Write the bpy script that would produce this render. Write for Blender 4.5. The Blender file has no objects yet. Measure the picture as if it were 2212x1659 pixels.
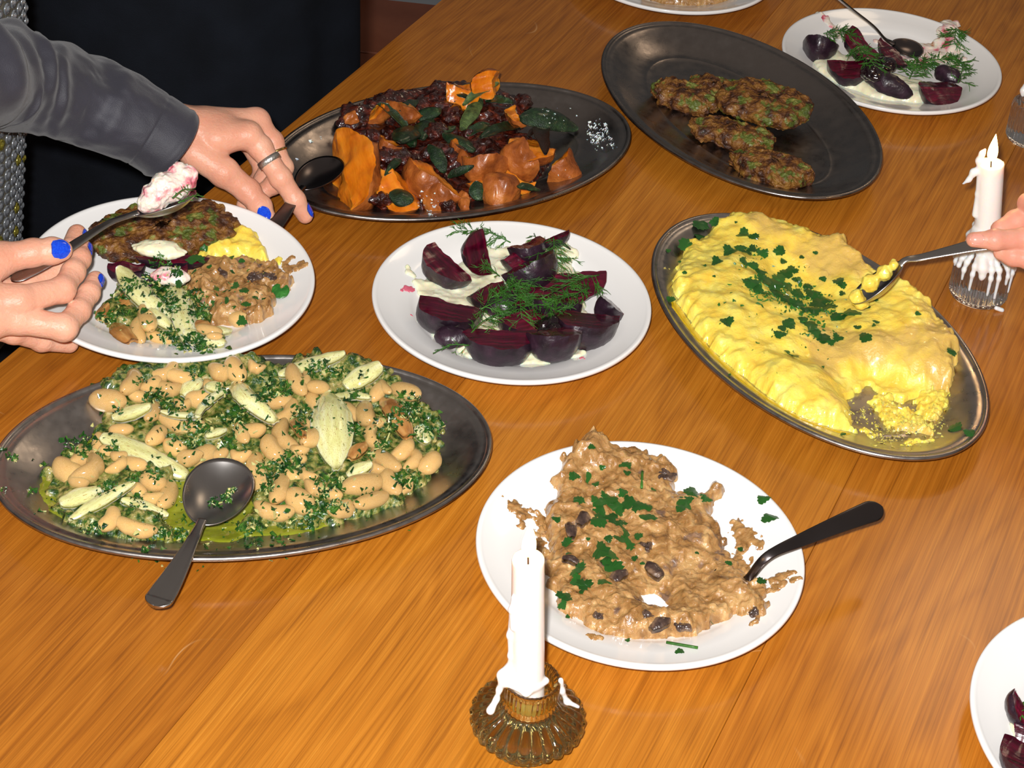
import bpy, math, random
import numpy as np
from mathutils import Vector, Matrix
from mathutils.bvhtree import BVHTree
rng = np.random.default_rng(7); random.seed(7)
SC = bpy.context.scene; COL = SC.collection
TZ = 0.75                       # table top above the floor; everything below is built in table coordinates

# ---------------------------------------------------------------- camera, light, exposure
FPX = 4358.46; PIT = math.radians(28.0); ROL = math.radians(6.1341); PPX, PPY = 1255.0, 149.54; HC = 0.97
cam_d = bpy.data.cameras.new('camera'); cam = bpy.data.objects.new('camera', cam_d); COL.objects.link(cam)
cam_d.sensor_fit = 'HORIZONTAL'; cam_d.sensor_width = 36.0; cam_d.lens = FPX/2212*36.0
cam_d.shift_x = (1106-PPX)/2212; cam_d.shift_y = (PPY-829.5)/2212
cam_d.clip_start = 0.02; cam_d.clip_end = 60
_c, _s = math.cos(ROL), math.sin(ROL)
_R0 = Vector((1, 0, 0)); _U0 = Vector((0, math.sin(PIT), math.cos(PIT))); _F = Vector((0, math.cos(PIT), -math.sin(PIT)))
_R = _c*_R0 + _s*_U0; _U = -_s*_R0 + _c*_U0
cam.matrix_world = Matrix(((_R.x, _U.x, -_F.x, 0), (_R.y, _U.y, -_F.y, 0), (_R.z, _U.z, -_F.z, HC+TZ), (0, 0, 0, 1)))
SC.camera = cam
world = bpy.data.worlds.new('room_dusk'); SC.world = world; world.use_nodes = True
world.node_tree.nodes['Background'].inputs[0].default_value = (1.0, 0.88, 0.78, 1)
world.node_tree.nodes['Background'].inputs[1].default_value = 0.17
fl = bpy.data.lights.new('camera_flash', 'AREA'); fl.shape = 'DISK'; fl.size = 0.035; fl.energy = 38.0; fl.color = (1.0, 0.985, 0.965)
flo = bpy.data.objects.new('camera_flash', fl); COL.objects.link(flo)
flo.location = (-0.035, 0.0, HC+TZ+0.05)
flo.rotation_euler = (Vector((-0.1, 1.45, TZ))-Vector(flo.location)).to_track_quat('-Z', 'Y').to_euler()
rl = bpy.data.lights.new('room_lamp', 'AREA'); rl.shape = 'DISK'; rl.size = 0.5; rl.energy = 2.5; rl.color = (1.0, 0.76, 0.52)
rlo = bpy.data.objects.new('room_lamp', rl); COL.objects.link(rlo); rlo.location = (0.9, 3.0, 2.55)
rlo.rotation_euler = (Vector((0, 1.6, TZ))-Vector(rlo.location)).to_track_quat('-Z', 'Y').to_euler()
SC.view_settings.view_transform = 'Standard'; SC.view_settings.look = 'None'
SC.view_settings.exposure = 0.0; SC.view_settings.gamma = 1.0; SC.view_settings.use_curve_mapping = False

# ---------------------------------------------------------------- helpers
def ray(px, py):
    u = (px-PPX)/FPX; v = -(py-PPY)/FPX
    x = _c*u-_s*v; y = _s*u+_c*v
    return np.array([x, math.cos(PIT)+y*math.sin(PIT), -math.sin(PIT)+y*math.cos(PIT)])
CAMP = np.array([0, 0, HC])
def P(px, py, z=0.0):
    "where the line of sight through a pixel of the photograph meets the height z above the table"
    d = ray(px, py); return CAMP+d*((z-HC)/d[2])
def crop(ox, oy, s): return lambda x, y: (ox+x*s, oy+y*s)
A_ = crop(0, 740, .3014); B_ = crop(500, 740, .3015); C_ = crop(600, 140, .3526); D_ = crop(780, 460, .2984)
E_ = crop(1280, 0, .4213); F_ = crop(980, 920, .4521); G_ = crop(1380, 440, .3761); H_ = crop(180, 340, .2652)

def lin(c):
    return tuple(((v/255)/12.92 if v/255 <= .04045 else ((v/255+.055)/1.055)**2.4) for v in c)+(1.0,)
MATS = {}
def M(name, ramp, scale=60, detail=4, rough=.5, metal=0, bump=0, bscale=None, sss=0, sssr=(1, .5, .3), spec=.5, coat=0, coatr=.1,
      trans=0, ior=1.45, aniso=None, rvar=0, dist=0.0, mapping=None, ramp2=None, scale2=None, thr=.6, emit=None):
    m = bpy.data.materials.new(name); m.use_nodes = True; nt = m.node_tree; N = nt.nodes; L = nt.links
    b = N['Principled BSDF']; MATS[name] = m
    b.inputs['Roughness'].default_value = rough; b.inputs['Metallic'].default_value = metal
    b.inputs['Specular IOR Level'].default_value = spec; b.inputs['IOR'].default_value = ior
    b.inputs['Coat Weight'].default_value = coat; b.inputs['Coat Roughness'].default_value = coatr
    b.inputs['Transmission Weight'].default_value = trans
    if sss:
        b.inputs['Subsurface Weight'].default_value = 1.0; b.inputs['Subsurface Radius'].default_value = sssr; b.inputs['Subsurface Scale'].default_value = sss
    tc = N.new('ShaderNodeTexCoord'); mp = N.new('ShaderNodeMapping'); L.new(tc.outputs['Object'], mp.inputs[0])
    if mapping: mp.inputs['Scale'].default_value = mapping
    def nz(sc, det, d=0.0):
        n = N.new('ShaderNodeTexNoise'); n.inputs['Scale'].default_value = sc; n.inputs['Detail'].default_value = det
        n.inputs['Distortion'].default_value = d; L.new(mp.outputs[0], n.inputs['Vector']); return n
    def rp(n, stops):
        r = N.new('ShaderNodeValToRGB'); L.new(n.outputs[0], r.inputs[0]); e = r.color_ramp.elements
        while len(e) < len(stops): e.new(.5)
        for k, (p, c) in enumerate(stops): e[k].position = p; e[k].color = lin(c)
        return r
    if len(ramp) == 1: b.inputs['Base Color'].default_value = lin(ramp[0][1]); last = None
    else:
        n1 = nz(scale, detail, dist); last = rp(n1, ramp)
        if ramp2:
            n2 = nz(scale2, 3); r2 = rp(n2, ramp2)
            n3 = nz(scale2*.63, 5); t = N.new('ShaderNodeMapRange'); L.new(n3.outputs[0], t.inputs[0])
            t.inputs[1].default_value = thr; t.inputs[2].default_value = thr+.06
            mx = N.new('ShaderNodeMix'); mx.data_type = 'RGBA'; L.new(t.outputs[0], mx.inputs[0]); L.new(last.outputs[0], mx.inputs[6]); L.new(r2.outputs[0], mx.inputs[7])
            L.new(mx.outputs[2], b.inputs['Base Color'])
        else: L.new(last.outputs[0], b.inputs['Base Color'])
    if bump:
        n = nz(bscale or scale*2, 5); bp = N.new('ShaderNodeBump'); bp.inputs['Distance'].default_value = bump; bp.inputs['Strength'].default_value = 1.0
        L.new(n.outputs[0], bp.inputs['Height']); L.new(bp.outputs[0], b.inputs['Normal'])
    if rvar:
        n = nz((bscale or scale)*.7, 3); t = N.new('ShaderNodeMapRange'); L.new(n.outputs[0], t.inputs[0])
        t.inputs[1].default_value = .3; t.inputs[2].default_value = .7; t.inputs[3].default_value = max(.02, rough-rvar); t.inputs[4].default_value = rough+rvar
        L.new(t.outputs[0], b.inputs['Roughness'])
    if emit:
        b.inputs['Emission Color'].default_value = lin(emit[0]); b.inputs['Emission Strength'].default_value = emit[1]
    return m

def tag(o, label=None, cat=None, group=None, kind=None, category=None):
    for k, v in (('label', label), ('category', cat or category), ('group', group), ('kind', kind)):
        if v: o[k] = v
    return o
def thing(name, label, cat, loc, group=None):
    o = bpy.data.objects.new(name, None); COL.objects.link(o); o.empty_display_size = .02
    o.location = (loc[0], loc[1], loc[2]+TZ)
    tag(o, label, cat, group); return o
def raw(name, V, F, mats, mi=None, smooth=True):
    me = bpy.data.meshes.new(name); V = np.asarray(V, float)
    me.from_pydata(V.tolist(), [], F if isinstance(F, list) else np.asarray(F).tolist())
    for m in (mats if isinstance(mats, (list, tuple)) else [mats]): me.materials.append(m)
    if mi is not None: me.polygons.foreach_set('material_index', np.asarray(mi, np.int32))
    if smooth: me.polygons.foreach_set('use_smooth', np.ones(len(me.polygons), bool))
    me.update(); return me
REG = {}; CUR = ['world']
def reg(V, F):
    REG.setdefault(CUR[0], []).append((np.asarray(V, float), F if isinstance(F, list) else np.asarray(F).tolist()))
def mesh(name, V, F, mats, parent=None, mi=None, smooth=True, solid=True, **kw):
    "one mesh object from vertices in table coordinates"
    V = np.asarray(V, float)
    if parent is not None: c = np.array(parent.location)-[0, 0, TZ]
    else: c = np.array([V[:, 0].mean(), V[:, 1].mean(), V[:, 2].min()])
    o = bpy.data.objects.new(name, raw(name, V-c, F, mats, mi, smooth)); COL.objects.link(o)
    if parent is not None: o.parent = parent
    else: o.location = (c[0], c[1], c[2]+TZ)
    if solid: reg(V, F)
    return tag(o, **kw)
def inst(name, me, Mx, V0=None, F0=None, parent=None, **kw):
    "an object that shares mesh data, placed by a 4x4 matrix given in table coordinates"
    o = bpy.data.objects.new(name, me); COL.objects.link(o)
    W = Matrix.Translation((0, 0, TZ)) @ Mx
    if parent is not None: o.parent = parent; o.matrix_basis = Matrix.Translation(-parent.location) @ W
    else: o.matrix_basis = W
    if V0 is not None:
        A = np.array(Mx); reg(V0@A[:3, :3].T+A[:3, 3], F0)
    return tag(o, **kw)
class Hit:
    "looks up where lines of sight meet what has been built of a dish so far"
    def __init__(s, key=None):
        vs = []; fs = []; n = 0
        for V, F in REG[key or CUR[0]]:
            vs.append(V); fs += [[i+n for i in f] for f in F]; n += len(V)
        s.t = BVHTree.FromPolygons(np.concatenate(vs).tolist(), fs)
    def __call__(s, px, py, z=0.0):
        d = Vector(ray(px, py)).normalized(); h = s.t.ray_cast(Vector(CAMP), d)
        if h[0] is None: return P(px, py, z), np.array([0, 0, 1.0])
        n = np.array(h[1]); n = n if n[2] >= 0 else -n
        return np.array(h[0]), n
    def down(s, x, y):
        h = s.t.ray_cast(Vector((x, y, 1.0)), Vector((0, 0, -1)))
        return (h[0].z if h[0] is not None else 0.0)
def nrm(v): v = np.asarray(v, float); return v/(np.linalg.norm(v)+1e-12)
def frame(X, up, o):
    "4x4 with local x along X and z as near to up as can be"
    X = nrm(X); Z = nrm(np.asarray(up)-np.dot(up, X)*X); Y = np.cross(Z, X)
    m = Matrix.Identity(4)
    for i in range(3): m[i][0] = X[i]; m[i][1] = Y[i]; m[i][2] = Z[i]; m[i][3] = o[i]
    return m
def mscale(m, sx, sy, sz): return m @ Matrix.Diagonal((sx, sy, sz, 1))

def _h(ix, iy, iz, s):
    n = (ix*374761393+iy*668265263+iz*2147483647+s*1274126177) & 0xffffffff
    n = ((n ^ (n >> 13))*1274126177) & 0xffffffff
    return ((n ^ (n >> 16)) & 0xffff)/65535.0
def vn(p, s=0):
    p = np.asarray(p, float); i = np.floor(p).astype(np.int64); f = p-i; f = f*f*(3-2*f)
    r = 0
    for a in (0, 1):
        for b in (0, 1):
            for c in (0, 1):
                w = (f[:, 0] if a else 1-f[:, 0])*(f[:, 1] if b else 1-f[:, 1])*(f[:, 2] if c else 1-f[:, 2])
                r = r+w*_h(i[:, 0]+a, i[:, 1]+b, i[:, 2]+c, s)
    return r*2-1
def fbm(p, sc, oc=3, s=0):
    r = 0; a = 1.0
    for k in range(oc): r = r+a*vn(np.asarray(p)*sc*(2.03**k)+k*17.3, s+k); a *= .5
    return r
def grid_faces(n, m, wrap_j=False, wrap_i=False):
    i, j = np.meshgrid(np.arange(n if wrap_i else n-1), np.arange(m if wrap_j else m-1), indexing='ij')
    i2 = (i+1) % n; j2 = (j+1) % m
    return np.stack([i*m+j, i2*m+j, i2*m+j2, i*m+j2], -1).reshape(-1, 4)

# -- signed distance fields and surface nets: hands, wax, lumps
def gridpts(lo, hi, h):
    ax = [np.arange(lo[k], hi[k]+h, h) for k in range(3)]
    g = np.stack(np.meshgrid(*ax, indexing='ij'), -1).astype(np.float32)
    return g, g.reshape(-1, 3)
def rc(p, a, b, ra, rb):
    a = np.asarray(a, np.float32); b = np.asarray(b, np.float32); ba = b-a; q = p-a
    t = np.clip(q@ba/(ba@ba+1e-12), 0, 1)
    return np.linalg.norm(q-t[:, None]*ba, axis=1)-(ra+(rb-ra)*t)
def smin(a, b, k):
    h = np.clip(.5+.5*(b-a)/k, 0, 1); return b*(1-h)+a*h-k*h*(1-h)
def chain(p, pts, k=.004):
    d = None
    for (a, ra), (b, rb) in zip(pts[:-1], pts[1:]):
        e = rc(p, a, b, ra, rb); d = e if d is None else smin(d, e, k)
    return d
def nets(F, lo, h):
    F = F.astype(np.float32); nx, ny, nz = F.shape
    acc = np.zeros((nx-1, ny-1, nz-1, 3), np.float32); cnt = np.zeros((nx-1, ny-1, nz-1), np.float32)
    S = F < 0
    idx = np.indices(F.shape, np.float32).transpose(1, 2, 3, 0)
    edges = []
    for ax in range(3):
        a = [slice(None)]*3; b = [slice(None)]*3; a[ax] = slice(0, -1); b[ax] = slice(1, None)
        a = tuple(a); b = tuple(b); f0, f1 = F[a], F[b]; cr = S[a] != S[b]
        w = np.where(cr)
        t = f0[w]/(f0[w]-f1[w]); pos = np.stack(w, -1).astype(np.float32); pos[:, ax] += t
        o1, o2 = [k for k in range(3) if k != ax]
        for d1 in (0, -1):
            for d2 in (0, -1):
                c = [w[0].copy(), w[1].copy(), w[2].copy()]; c[o1] = c[o1]+d1; c[o2] = c[o2]+d2
                ok = (c[o1] >= 0) & (c[o2] >= 0) & (c[0] < nx-1) & (c[1] < ny-1) & (c[2] < nz-1)
                cc = (c[0][ok], c[1][ok], c[2][ok]); np.add.at(acc, cc, pos[ok]); np.add.at(cnt, cc, 1)
        edges.append((ax, w, S[a][w]))
    m = cnt > 0; ids = -np.ones(cnt.shape, np.int64); ids[m] = np.arange(m.sum())
    V = acc[m]/cnt[m][:, None]*h+np.asarray(lo, np.float32)
    Q = []
    for ax, w, ins in edges:
        o1, o2 = [(1, 2), (2, 0), (0, 1)][ax]
        q = []
        ok = (w[o1] > 0) & (w[o2] > 0) & (w[o1] < F.shape[o1]-1) & (w[o2] < F.shape[o2]-1)
        for d1, d2 in ((-1, -1), (0, -1), (0, 0), (-1, 0)):
            c = [w[0][ok].copy(), w[1][ok].copy(), w[2][ok].copy()]; c[o1] += d1; c[o2] += d2
            q.append(ids[c[0], c[1], c[2]])
        q = np.stack(q, -1); i = ins[ok]; q[~i] = q[~i][:, ::-1]; Q.append(q)
    Q = np.concatenate(Q); Q = Q[(Q >= 0).all(1)]
    return V, Q
def sdf(fn, lo, hi, h):
    g, p = gridpts(lo, hi, h); return nets(fn(p).reshape(g.shape[:3]), lo, h)

def pdist(x, y, poly):
    "signed distance to a polygon, positive inside"
    a = np.asarray(poly, float); b = np.roll(a, -1, 0); d = np.full(x.shape, 1e9); ins = np.zeros(x.shape, bool)
    for (ax, ay), (bx, by) in zip(a, b):
        ex, ey = bx-ax, by-ay; wx, wy = x-ax, y-ay; t = np.clip((wx*ex+wy*ey)/(ex*ex+ey*ey+1e-18), 0, 1)
        d = np.minimum(d, (wx-ex*t)**2+(wy-ey*t)**2)
        c = ((ay > y) != (by > y)) & (x < (bx-ax)*(y-ay)/(by-ay+1e-18)+ax); ins ^= c
    d = np.sqrt(d); return np.where(ins, d, -d)
def mound(name, px_outline, z0, base, height, w, mat, g=.0016, rag=.0025, ragsc=150, lumps=((60, .004), (200, .0015)), bumps=(), holes=(), cut=None, parent=None, seed=0, **kw):
    "a heap of soft food inside an outline on a dish: rounded shoulders, lumpy top, bottom edge just under the dish surface"
    poly = np.array([P(x, y, z0)[:2] for x, y in px_outline]); lo = poly.min(0)-3*g; hi = poly.max(0)+3*g
    xs = np.arange(lo[0], hi[0], g); ys = np.arange(lo[1], hi[1], g); X, Y = np.meshgrid(xs, ys, indexing='ij'); x = X.ravel(); y = Y.ravel()
    p3 = np.stack([x, y, np.zeros_like(x)+seed*3.1], 1)
    d = pdist(x, y, poly)+rag*fbm(p3, ragsc, 3, seed)
    for hl in holes:
        q = np.array([P(a, b, z0)[:2] for a, b in hl]); d = np.minimum(d, -pdist(x, y, q)+rag*.6*fbm(p3, ragsc, 2, seed+5))
    t = np.clip(d/w, 0, 1); prof = np.sqrt(np.maximum(1-(1-t)**2, 0)); H = height*prof
    for sc, am in lumps: H = H+am*fbm(p3, sc, 3, seed+int(sc))*np.clip(d/.006, 0, 1)
    for bx, by, r, am in bumps:
        c = P(bx, by, z0); H = H+am*np.exp(-((x-c[0])**2+(y-c[1])**2)/r**2)*np.clip(d/.006, 0, 1)
    H = np.where(d > 0, np.maximum(H, .0003), d*1.2)
    H = np.maximum(H, -.0022)
    z = base(x, y)+H
    V = np.stack([x, y, z], 1); Q = grid_faces(len(xs), len(ys)); Q = Q[(d[Q] > -1.6*g).any(1)]
    u, inv = np.unique(Q, return_inverse=True); V = V[u]; Q = inv.reshape(Q.shape)
    Q = Q if np.cross(V[Q[0][1]]-V[Q[0][0]], V[Q[0][2]]-V[Q[0][0]])[2] > 0 else Q[:, ::-1]
    return mesh(name, V, Q, mat, parent, **kw)

def lathe(prof, c, n=96, mod=None, cap=True):
    prof = np.array(prof, float); th = np.arange(n)/n*2*np.pi
    r = prof[:, 0][:, None]*np.ones(n)[None]
    if mod is not None: r = r+mod(np.arange(len(prof))[:, None]+0*r, prof[:, 0][:, None], prof[:, 1][:, None], th[None])
    V = np.stack([c[0]+r*np.cos(th), c[1]+r*np.sin(th), c[2]+prof[:, 1][:, None]+0*r], -1).reshape(-1, 3)
    return V, grid_faces(len(prof), n, True)[:, ::-1]
def spline(pts, n):
    "Catmull-Rom through points"
    p = np.asarray(pts, float); p = np.vstack([2*p[0]-p[1], p, 2*p[-1]-p[-2]]); m = len(p)-3
    t = np.linspace(0, m-1e-9, n); i = t.astype(int); f = (t-i)[:, None]
    a, b, c, d = p[i], p[i+1], p[i+2], p[i+3]
    return .5*((2*b)+(-a+c)*f+(2*a-5*b+4*c-d)*f*f+(-a+3*b-3*c+d)*f**3)
def tube(pts, radii, n=8, up=(0, 0, 1), caps=True, flat=1.0):
    p = np.asarray(pts, float); k = len(p); r = np.broadcast_to(np.asarray(radii, float), (k,))
    T = np.gradient(p, axis=0); T /= np.linalg.norm(T, axis=1)[:, None]+1e-12
    U = np.asarray(up, float)-(T@np.asarray(up, float))[:, None]*T
    bad = np.linalg.norm(U, axis=1) < .05; U[bad] = np.cross(T[bad], [1, .2, 0]); U /= np.linalg.norm(U, axis=1)[:, None]+1e-12
    B = np.cross(T, U); th = np.arange(n)/n*2*np.pi
    V = p[:, None]+r[:, None, None]*(np.cos(th)[None, :, None]*B[:, None]+flat*np.sin(th)[None, :, None]*U[:, None])
    V = V.reshape(-1, 3); F = grid_faces(k, n, True).tolist()
    if caps: F += [list(range(n)), list(range(k*n-1, k*n-n-1, -1))]
    return V, F
def merge(parts):
    Vs = []; Fs = []; n = 0
    for V, F in parts:
        Vs.append(np.asarray(V, float)); Fs += [[i+n for i in f] for f in (F if isinstance(F, list) else np.asarray(F).tolist())]; n += len(V)
    return np.concatenate(Vs), Fs
def box(lo, hi):
    x0, y0, z0 = lo; x1, y1, z1 = hi
    V = np.array([(x0, y0, z0), (x1, y0, z0), (x1, y1, z0), (x0, y1, z0), (x0, y0, z1), (x1, y0, z1), (x1, y1, z1), (x0, y1, z1)])
    return V, [[0, 3, 2, 1], [4, 5, 6, 7], [0, 1, 5, 4], [1, 2, 6, 5], [2, 3, 7, 6], [3, 0, 4, 7]]
def bevel_slab(x0, x1, y0, y1, z0, z1, b):
    r = [(0, z0), (0, z1-b), (b, z1)]
    V = []
    for d, z in r: V += [(x0+d, y0+d, z), (x1-d, y0+d, z), (x1-d, y1-d, z), (x0+d, y1-d, z)]
    F = [[3, 2, 1, 0], [8, 9, 10, 11]]
    for k in range(2):
        for i in range(4): j = (i+1) % 4; F.append([4*k+i, 4*k+j, 4*k+4+j, 4*k+4+i])
    return np.array(V, float), F
# ---------------------------------------------------------------- materials
M('wood', [(0, (120, 60, 18)), (.35, (168, 92, 30)), (.62, (190, 110, 38)), (1, (205, 128, 48))], scale=1)
def wood_nodes(m, seed, tint):
    nt = m.node_tree; N = nt.nodes; L = nt.links; b = N['Principled BSDF']
    for n in list(N):
        if n.type in ('TEX_NOISE', 'VALTORGB', 'MAPPING', 'TEX_COORD'): N.remove(n)
    tc = N.new('ShaderNodeTexCoord')
    def mp(s, off=0):
        n = N.new('ShaderNodeMapping'); n.inputs['Scale'].default_value = s; n.inputs['Location'].default_value = (seed*3.7+off, seed*1.9, 0); L.new(tc.outputs['Object'], n.inputs[0]); return n
    def nz(s, sc, d, dist=0, off=0):
        n = N.new('ShaderNodeTexNoise'); n.inputs['Scale'].default_value = sc; n.inputs['Detail'].default_value = d; n.inputs['Distortion'].default_value = dist
        L.new(mp(s, off).outputs[0], n.inputs['Vector']); return n
    big = nz((.9, 5, 1), 3.0, 3, .6); grain = nz((.45, 70, 1), 6.0, 4, .1, 5); pore = nz((2.4, 200, 1), 6.0, 2, 0, 9)
    # growth rings: bands of the stretched field
    ma = N.new('ShaderNodeMath'); ma.operation = 'MULTIPLY'; ma.inputs[1].default_value = 9.0; L.new(big.outputs[0], ma.inputs[0])
    fr = N.new('ShaderNodeMath'); fr.operation = 'PINGPONG'; fr.inputs[1].default_value = .5; L.new(ma.outputs[0], fr.inputs[0])
    m1 = N.new('ShaderNodeMath'); m1.operation = 'MULTIPLY_ADD'; m1.inputs[1].default_value = .27; L.new(fr.outputs[0], m1.inputs[0])
    m2 = N.new('ShaderNodeMath'); m2.operation = 'MULTIPLY'; m2.inputs[1].default_value = .62; L.new(grain.outputs[0], m2.inputs[0]); L.new(m2.outputs[0], m1.inputs[2])
    r = N.new('ShaderNodeValToRGB'); L.new(m1.outputs[0], r.inputs[0]); e = r.color_ramp.elements
    st = [(.18, (142, 80, 16)), (.34, (172, 102, 22)), (.50, (189, 117, 30)), (.75, (208, 139, 44))]
    while len(e) < 4: e.new(.5)
    for k, (p, c) in enumerate(st): e[k].position = p; e[k].color = lin(tuple(v*t for v, t in zip(c, tint)))
    pr = N.new('ShaderNodeMapRange'); L.new(pore.outputs[0], pr.inputs[0]); pr.inputs[1].default_value = .35; pr.inputs[2].default_value = .55; pr.inputs[3].default_value = .82; pr.inputs[4].default_value = 1.0
    mx = N.new('ShaderNodeMix'); mx.data_type = 'RGBA'; mx.blend_type = 'MULTIPLY'; mx.inputs[0].default_value = 1; L.new(r.outputs[0], mx.inputs[6]); L.new(pr.outputs[0], mx.inputs[7])
    # fine scratches in the varnish
    vs = N.new('ShaderNodeTexVoronoi'); vs.feature = 'DISTANCE_TO_EDGE'; vs.inputs['Scale'].default_value = 3.2
    dn = nz((2, 2, 2), 2.0, 2, 0, 3); ad = N.new('ShaderNodeMix'); ad.data_type = 'RGBA'; ad.inputs[0].default_value = .35
    L.new(tc.outputs['Object'], ad.inputs[6]); L.new(dn.outputs[1], ad.inputs[7]); L.new(ad.outputs[2], vs.inputs['Vector'])
    sr = N.new('ShaderNodeMapRange'); L.new(vs.outputs['Distance'], sr.inputs[0]); sr.inputs[1].default_value = .0; sr.inputs[2].default_value = .0022; sr.inputs[3].default_value = 1; sr.inputs[4].default_value = 0
    gate = nz((1, 1, 1), 9.0, 2, 0, 11); gr = N.new('ShaderNodeMapRange'); L.new(gate.outputs[0], gr.inputs[0]); gr.inputs[1].default_value = .60; gr.inputs[2].default_value = .68
    mm = N.new('ShaderNodeMath'); mm.operation = 'MULTIPLY'; L.new(sr.outputs[0], mm.inputs[0]); L.new(gr.outputs[0], mm.inputs[1])
    m5 = N.new('ShaderNodeMath'); m5.operation = 'MULTIPLY'; m5.inputs[1].default_value = .5; L.new(mm.outputs[0], m5.inputs[0])
    mx2 = N.new('ShaderNodeMix'); mx2.data_type = 'RGBA'; L.new(m5.outputs[0], mx2.inputs[0]); L.new(mx.outputs[2], mx2.inputs[6]); mx2.inputs[7].default_value = lin((235, 190, 130))
    L.new(mx2.outputs[2], b.inputs['Base Color'])
    b.inputs['Roughness'].default_value = .45; b.inputs['Specular IOR Level'].default_value = .3; b.inputs['Coat Weight'].default_value = .6; b.inputs['Coat Roughness'].default_value = .16
    bp = N.new('ShaderNodeBump'); bp.inputs['Distance'].default_value = .0002; L.new(pore.outputs[0], bp.inputs['Height']); L.new(bp.outputs[0], b.inputs['Normal'])
WOODS = []
for k, t in enumerate([(.93, .91, 1.0), (1.03, 1.05, 1.2), (.98, .96, 1.0), (.99, .98, 1.1), (.97, .94, 1.0), (1.03, 1.03, 1.1), (.97, .95, 1.05), (.99, .97, 1.0)]):
    m = MATS['wood'] if k == 0 else MATS['wood'].copy(); wood_nodes(m, k+1, t); WOODS.append(m)
M('ceramic', [(0, (236, 233, 230)), (1, (240, 238, 236))], scale=5, rough=.14, spec=.5, coat=.4, coatr=.05)
M('steel', [(0, (164, 158, 155)), (1, (188, 182, 178))], scale=12, rough=.31, metal=1, bump=.00012, bscale=160, rvar=.07)
M('steel_dark', [(0, (132, 124, 120)), (1, (158, 150, 146))], scale=12, rough=.30, metal=1, bump=.00015, bscale=120, rvar=.08)
M('cutlery', [(0, (175, 170, 168)), (1, (190, 186, 182))], scale=30, rough=.28, metal=1, rvar=.06)
M('cutlery_dark', [(0, (92, 86, 86)), (1, (112, 104, 104))], scale=30, rough=.26, metal=1)
M('floor_tile', [(.3, (122, 66, 44)), (.7, (148, 86, 60))], scale=8, rough=.4)
M('grout', [(0, (150, 118, 92)), (1, (165, 132, 105))], scale=40, rough=.8)
M('wall_paint', [(0, (118, 124, 128)), (1, (128, 134, 138))], scale=3, rough=.8)
M('beet_flesh', [(.25, (46, 3, 16)), (.5, (78, 6, 30)), (.75, (118, 12, 46))], scale=1.0, detail=5, mapping=(26, 260, 260), rough=.22, bump=.0005, bscale=1.6, sss=.002, sssr=(1, .1, .15), coat=.5, coatr=.12, spec=.6)
M('beet_skin', [(.3, (24, 12, 22)), (.6, (46, 26, 40)), (.85, (74, 50, 62))], scale=90, detail=6, rough=.38, bump=.0012, bscale=160, coat=.35, coatr=.2)
M('beet_glaze', [(.3, (14, 5, 10)), (.8, (34, 10, 20))], scale=90, rough=.12, bump=.0012, bscale=140, coat=1, coatr=.05)
M('yogurt', [(.2, (232, 222, 178)), (.55, (240, 234, 205)), (.9, (246, 242, 224))], scale=45, rough=.35, bump=.0012, bscale=90, sss=.003, coat=.3)
M('yogurt_pink', [(.30, (170, 20, 60)), (.38, (226, 130, 146)), (.46, (240, 216, 206)), (.62, (244, 238, 222)), (.70, (206, 130, 70))], scale=70, detail=5, rough=.3, bump=.0015, bscale=160, sss=.0015, coat=.4)
M('beet_stain', [(0, (205, 60, 90)), (1, (225, 130, 150))], scale=300, rough=.3)
M('dill', [(.3, (32, 78, 22)), (.7, (74, 128, 46))], scale=80, rough=.4, sss=.0005, sssr=(.5, 1, .2))
M('parsley', [(.3, (26, 88, 26)), (.7, (66, 140, 54))], scale=150, rough=.28, bump=.0006, bscale=500, coat=.4, coatr=.2)
M('chopped', [(.32, (10, 40, 14)), (.5, (30, 76, 24)), (.7, (78, 116, 40))], scale=150, rough=.2, bump=.0006, bscale=500, coat=.6, coatr=.12)
M('garlic', [(0, (176, 172, 104)), (1, (206, 200, 140))], scale=200, rough=.25, sss=.001, coat=.5)
M('polenta', [(.25, (238, 198, 70)), (.5, (250, 218, 94)), (.75, (255, 232, 124))], scale=70, detail=6, rough=.34, bump=.0006, bscale=500, sss=.003, sssr=(1, .8, .2), coat=.45, coatr=.15, ramp2=[(.3, (214, 176, 86)), (.8, (228, 196, 108))], scale2=18, thr=.56)
M('oil_yellow', [(0, (200, 160, 10)), (1, (216, 180, 20))], scale=20, rough=.05, coat=1, coatr=.03)
M('oil_green', [(.3, (104, 112, 18)), (.7, (142, 146, 40))], scale=60, detail=5, rough=.07, bump=.0005, bscale=220, coat=1, coatr=.04)
M('herb_mass', [(.32, (14, 42, 12)), (.44, (48, 78, 24)), (.54, (120, 122, 58)), (.7, (176, 156, 98))], scale=190, detail=6, rough=.2, bump=.0018, bscale=330, coat=.9, coatr=.08)
M('mushroom', [(.26, (104, 70, 36)), (.40, (156, 114, 64)), (.54, (180, 138, 86)), (.72, (206, 170, 116))], scale=75, detail=7, dist=1.2, rough=.24, bump=.0016, bscale=260, sss=.001, coat=.7, coatr=.1, ramp2=[(.35, (104, 80, 66)), (.7, (158, 124, 98))], scale2=90, thr=.62)
M('mushroom_dark', [(.3, (36, 26, 26)), (.5, (76, 58, 50)), (.7, (140, 110, 84))], scale=120, rough=.22, bump=.001, bscale=300, coat=.8)
M('fritter', [(.28, (34, 16, 8)), (.42, (76, 40, 16)), (.54, (120, 76, 28)), (.72, (150, 108, 44))], scale=110, detail=8, rough=.45, bump=.002, bscale=420, coat=.15, coatr=.25, ramp2=[(.3, (58, 70, 18)), (.55, (92, 102, 36)), (.8, (156, 148, 76))], scale2=120, thr=.555)
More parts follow.
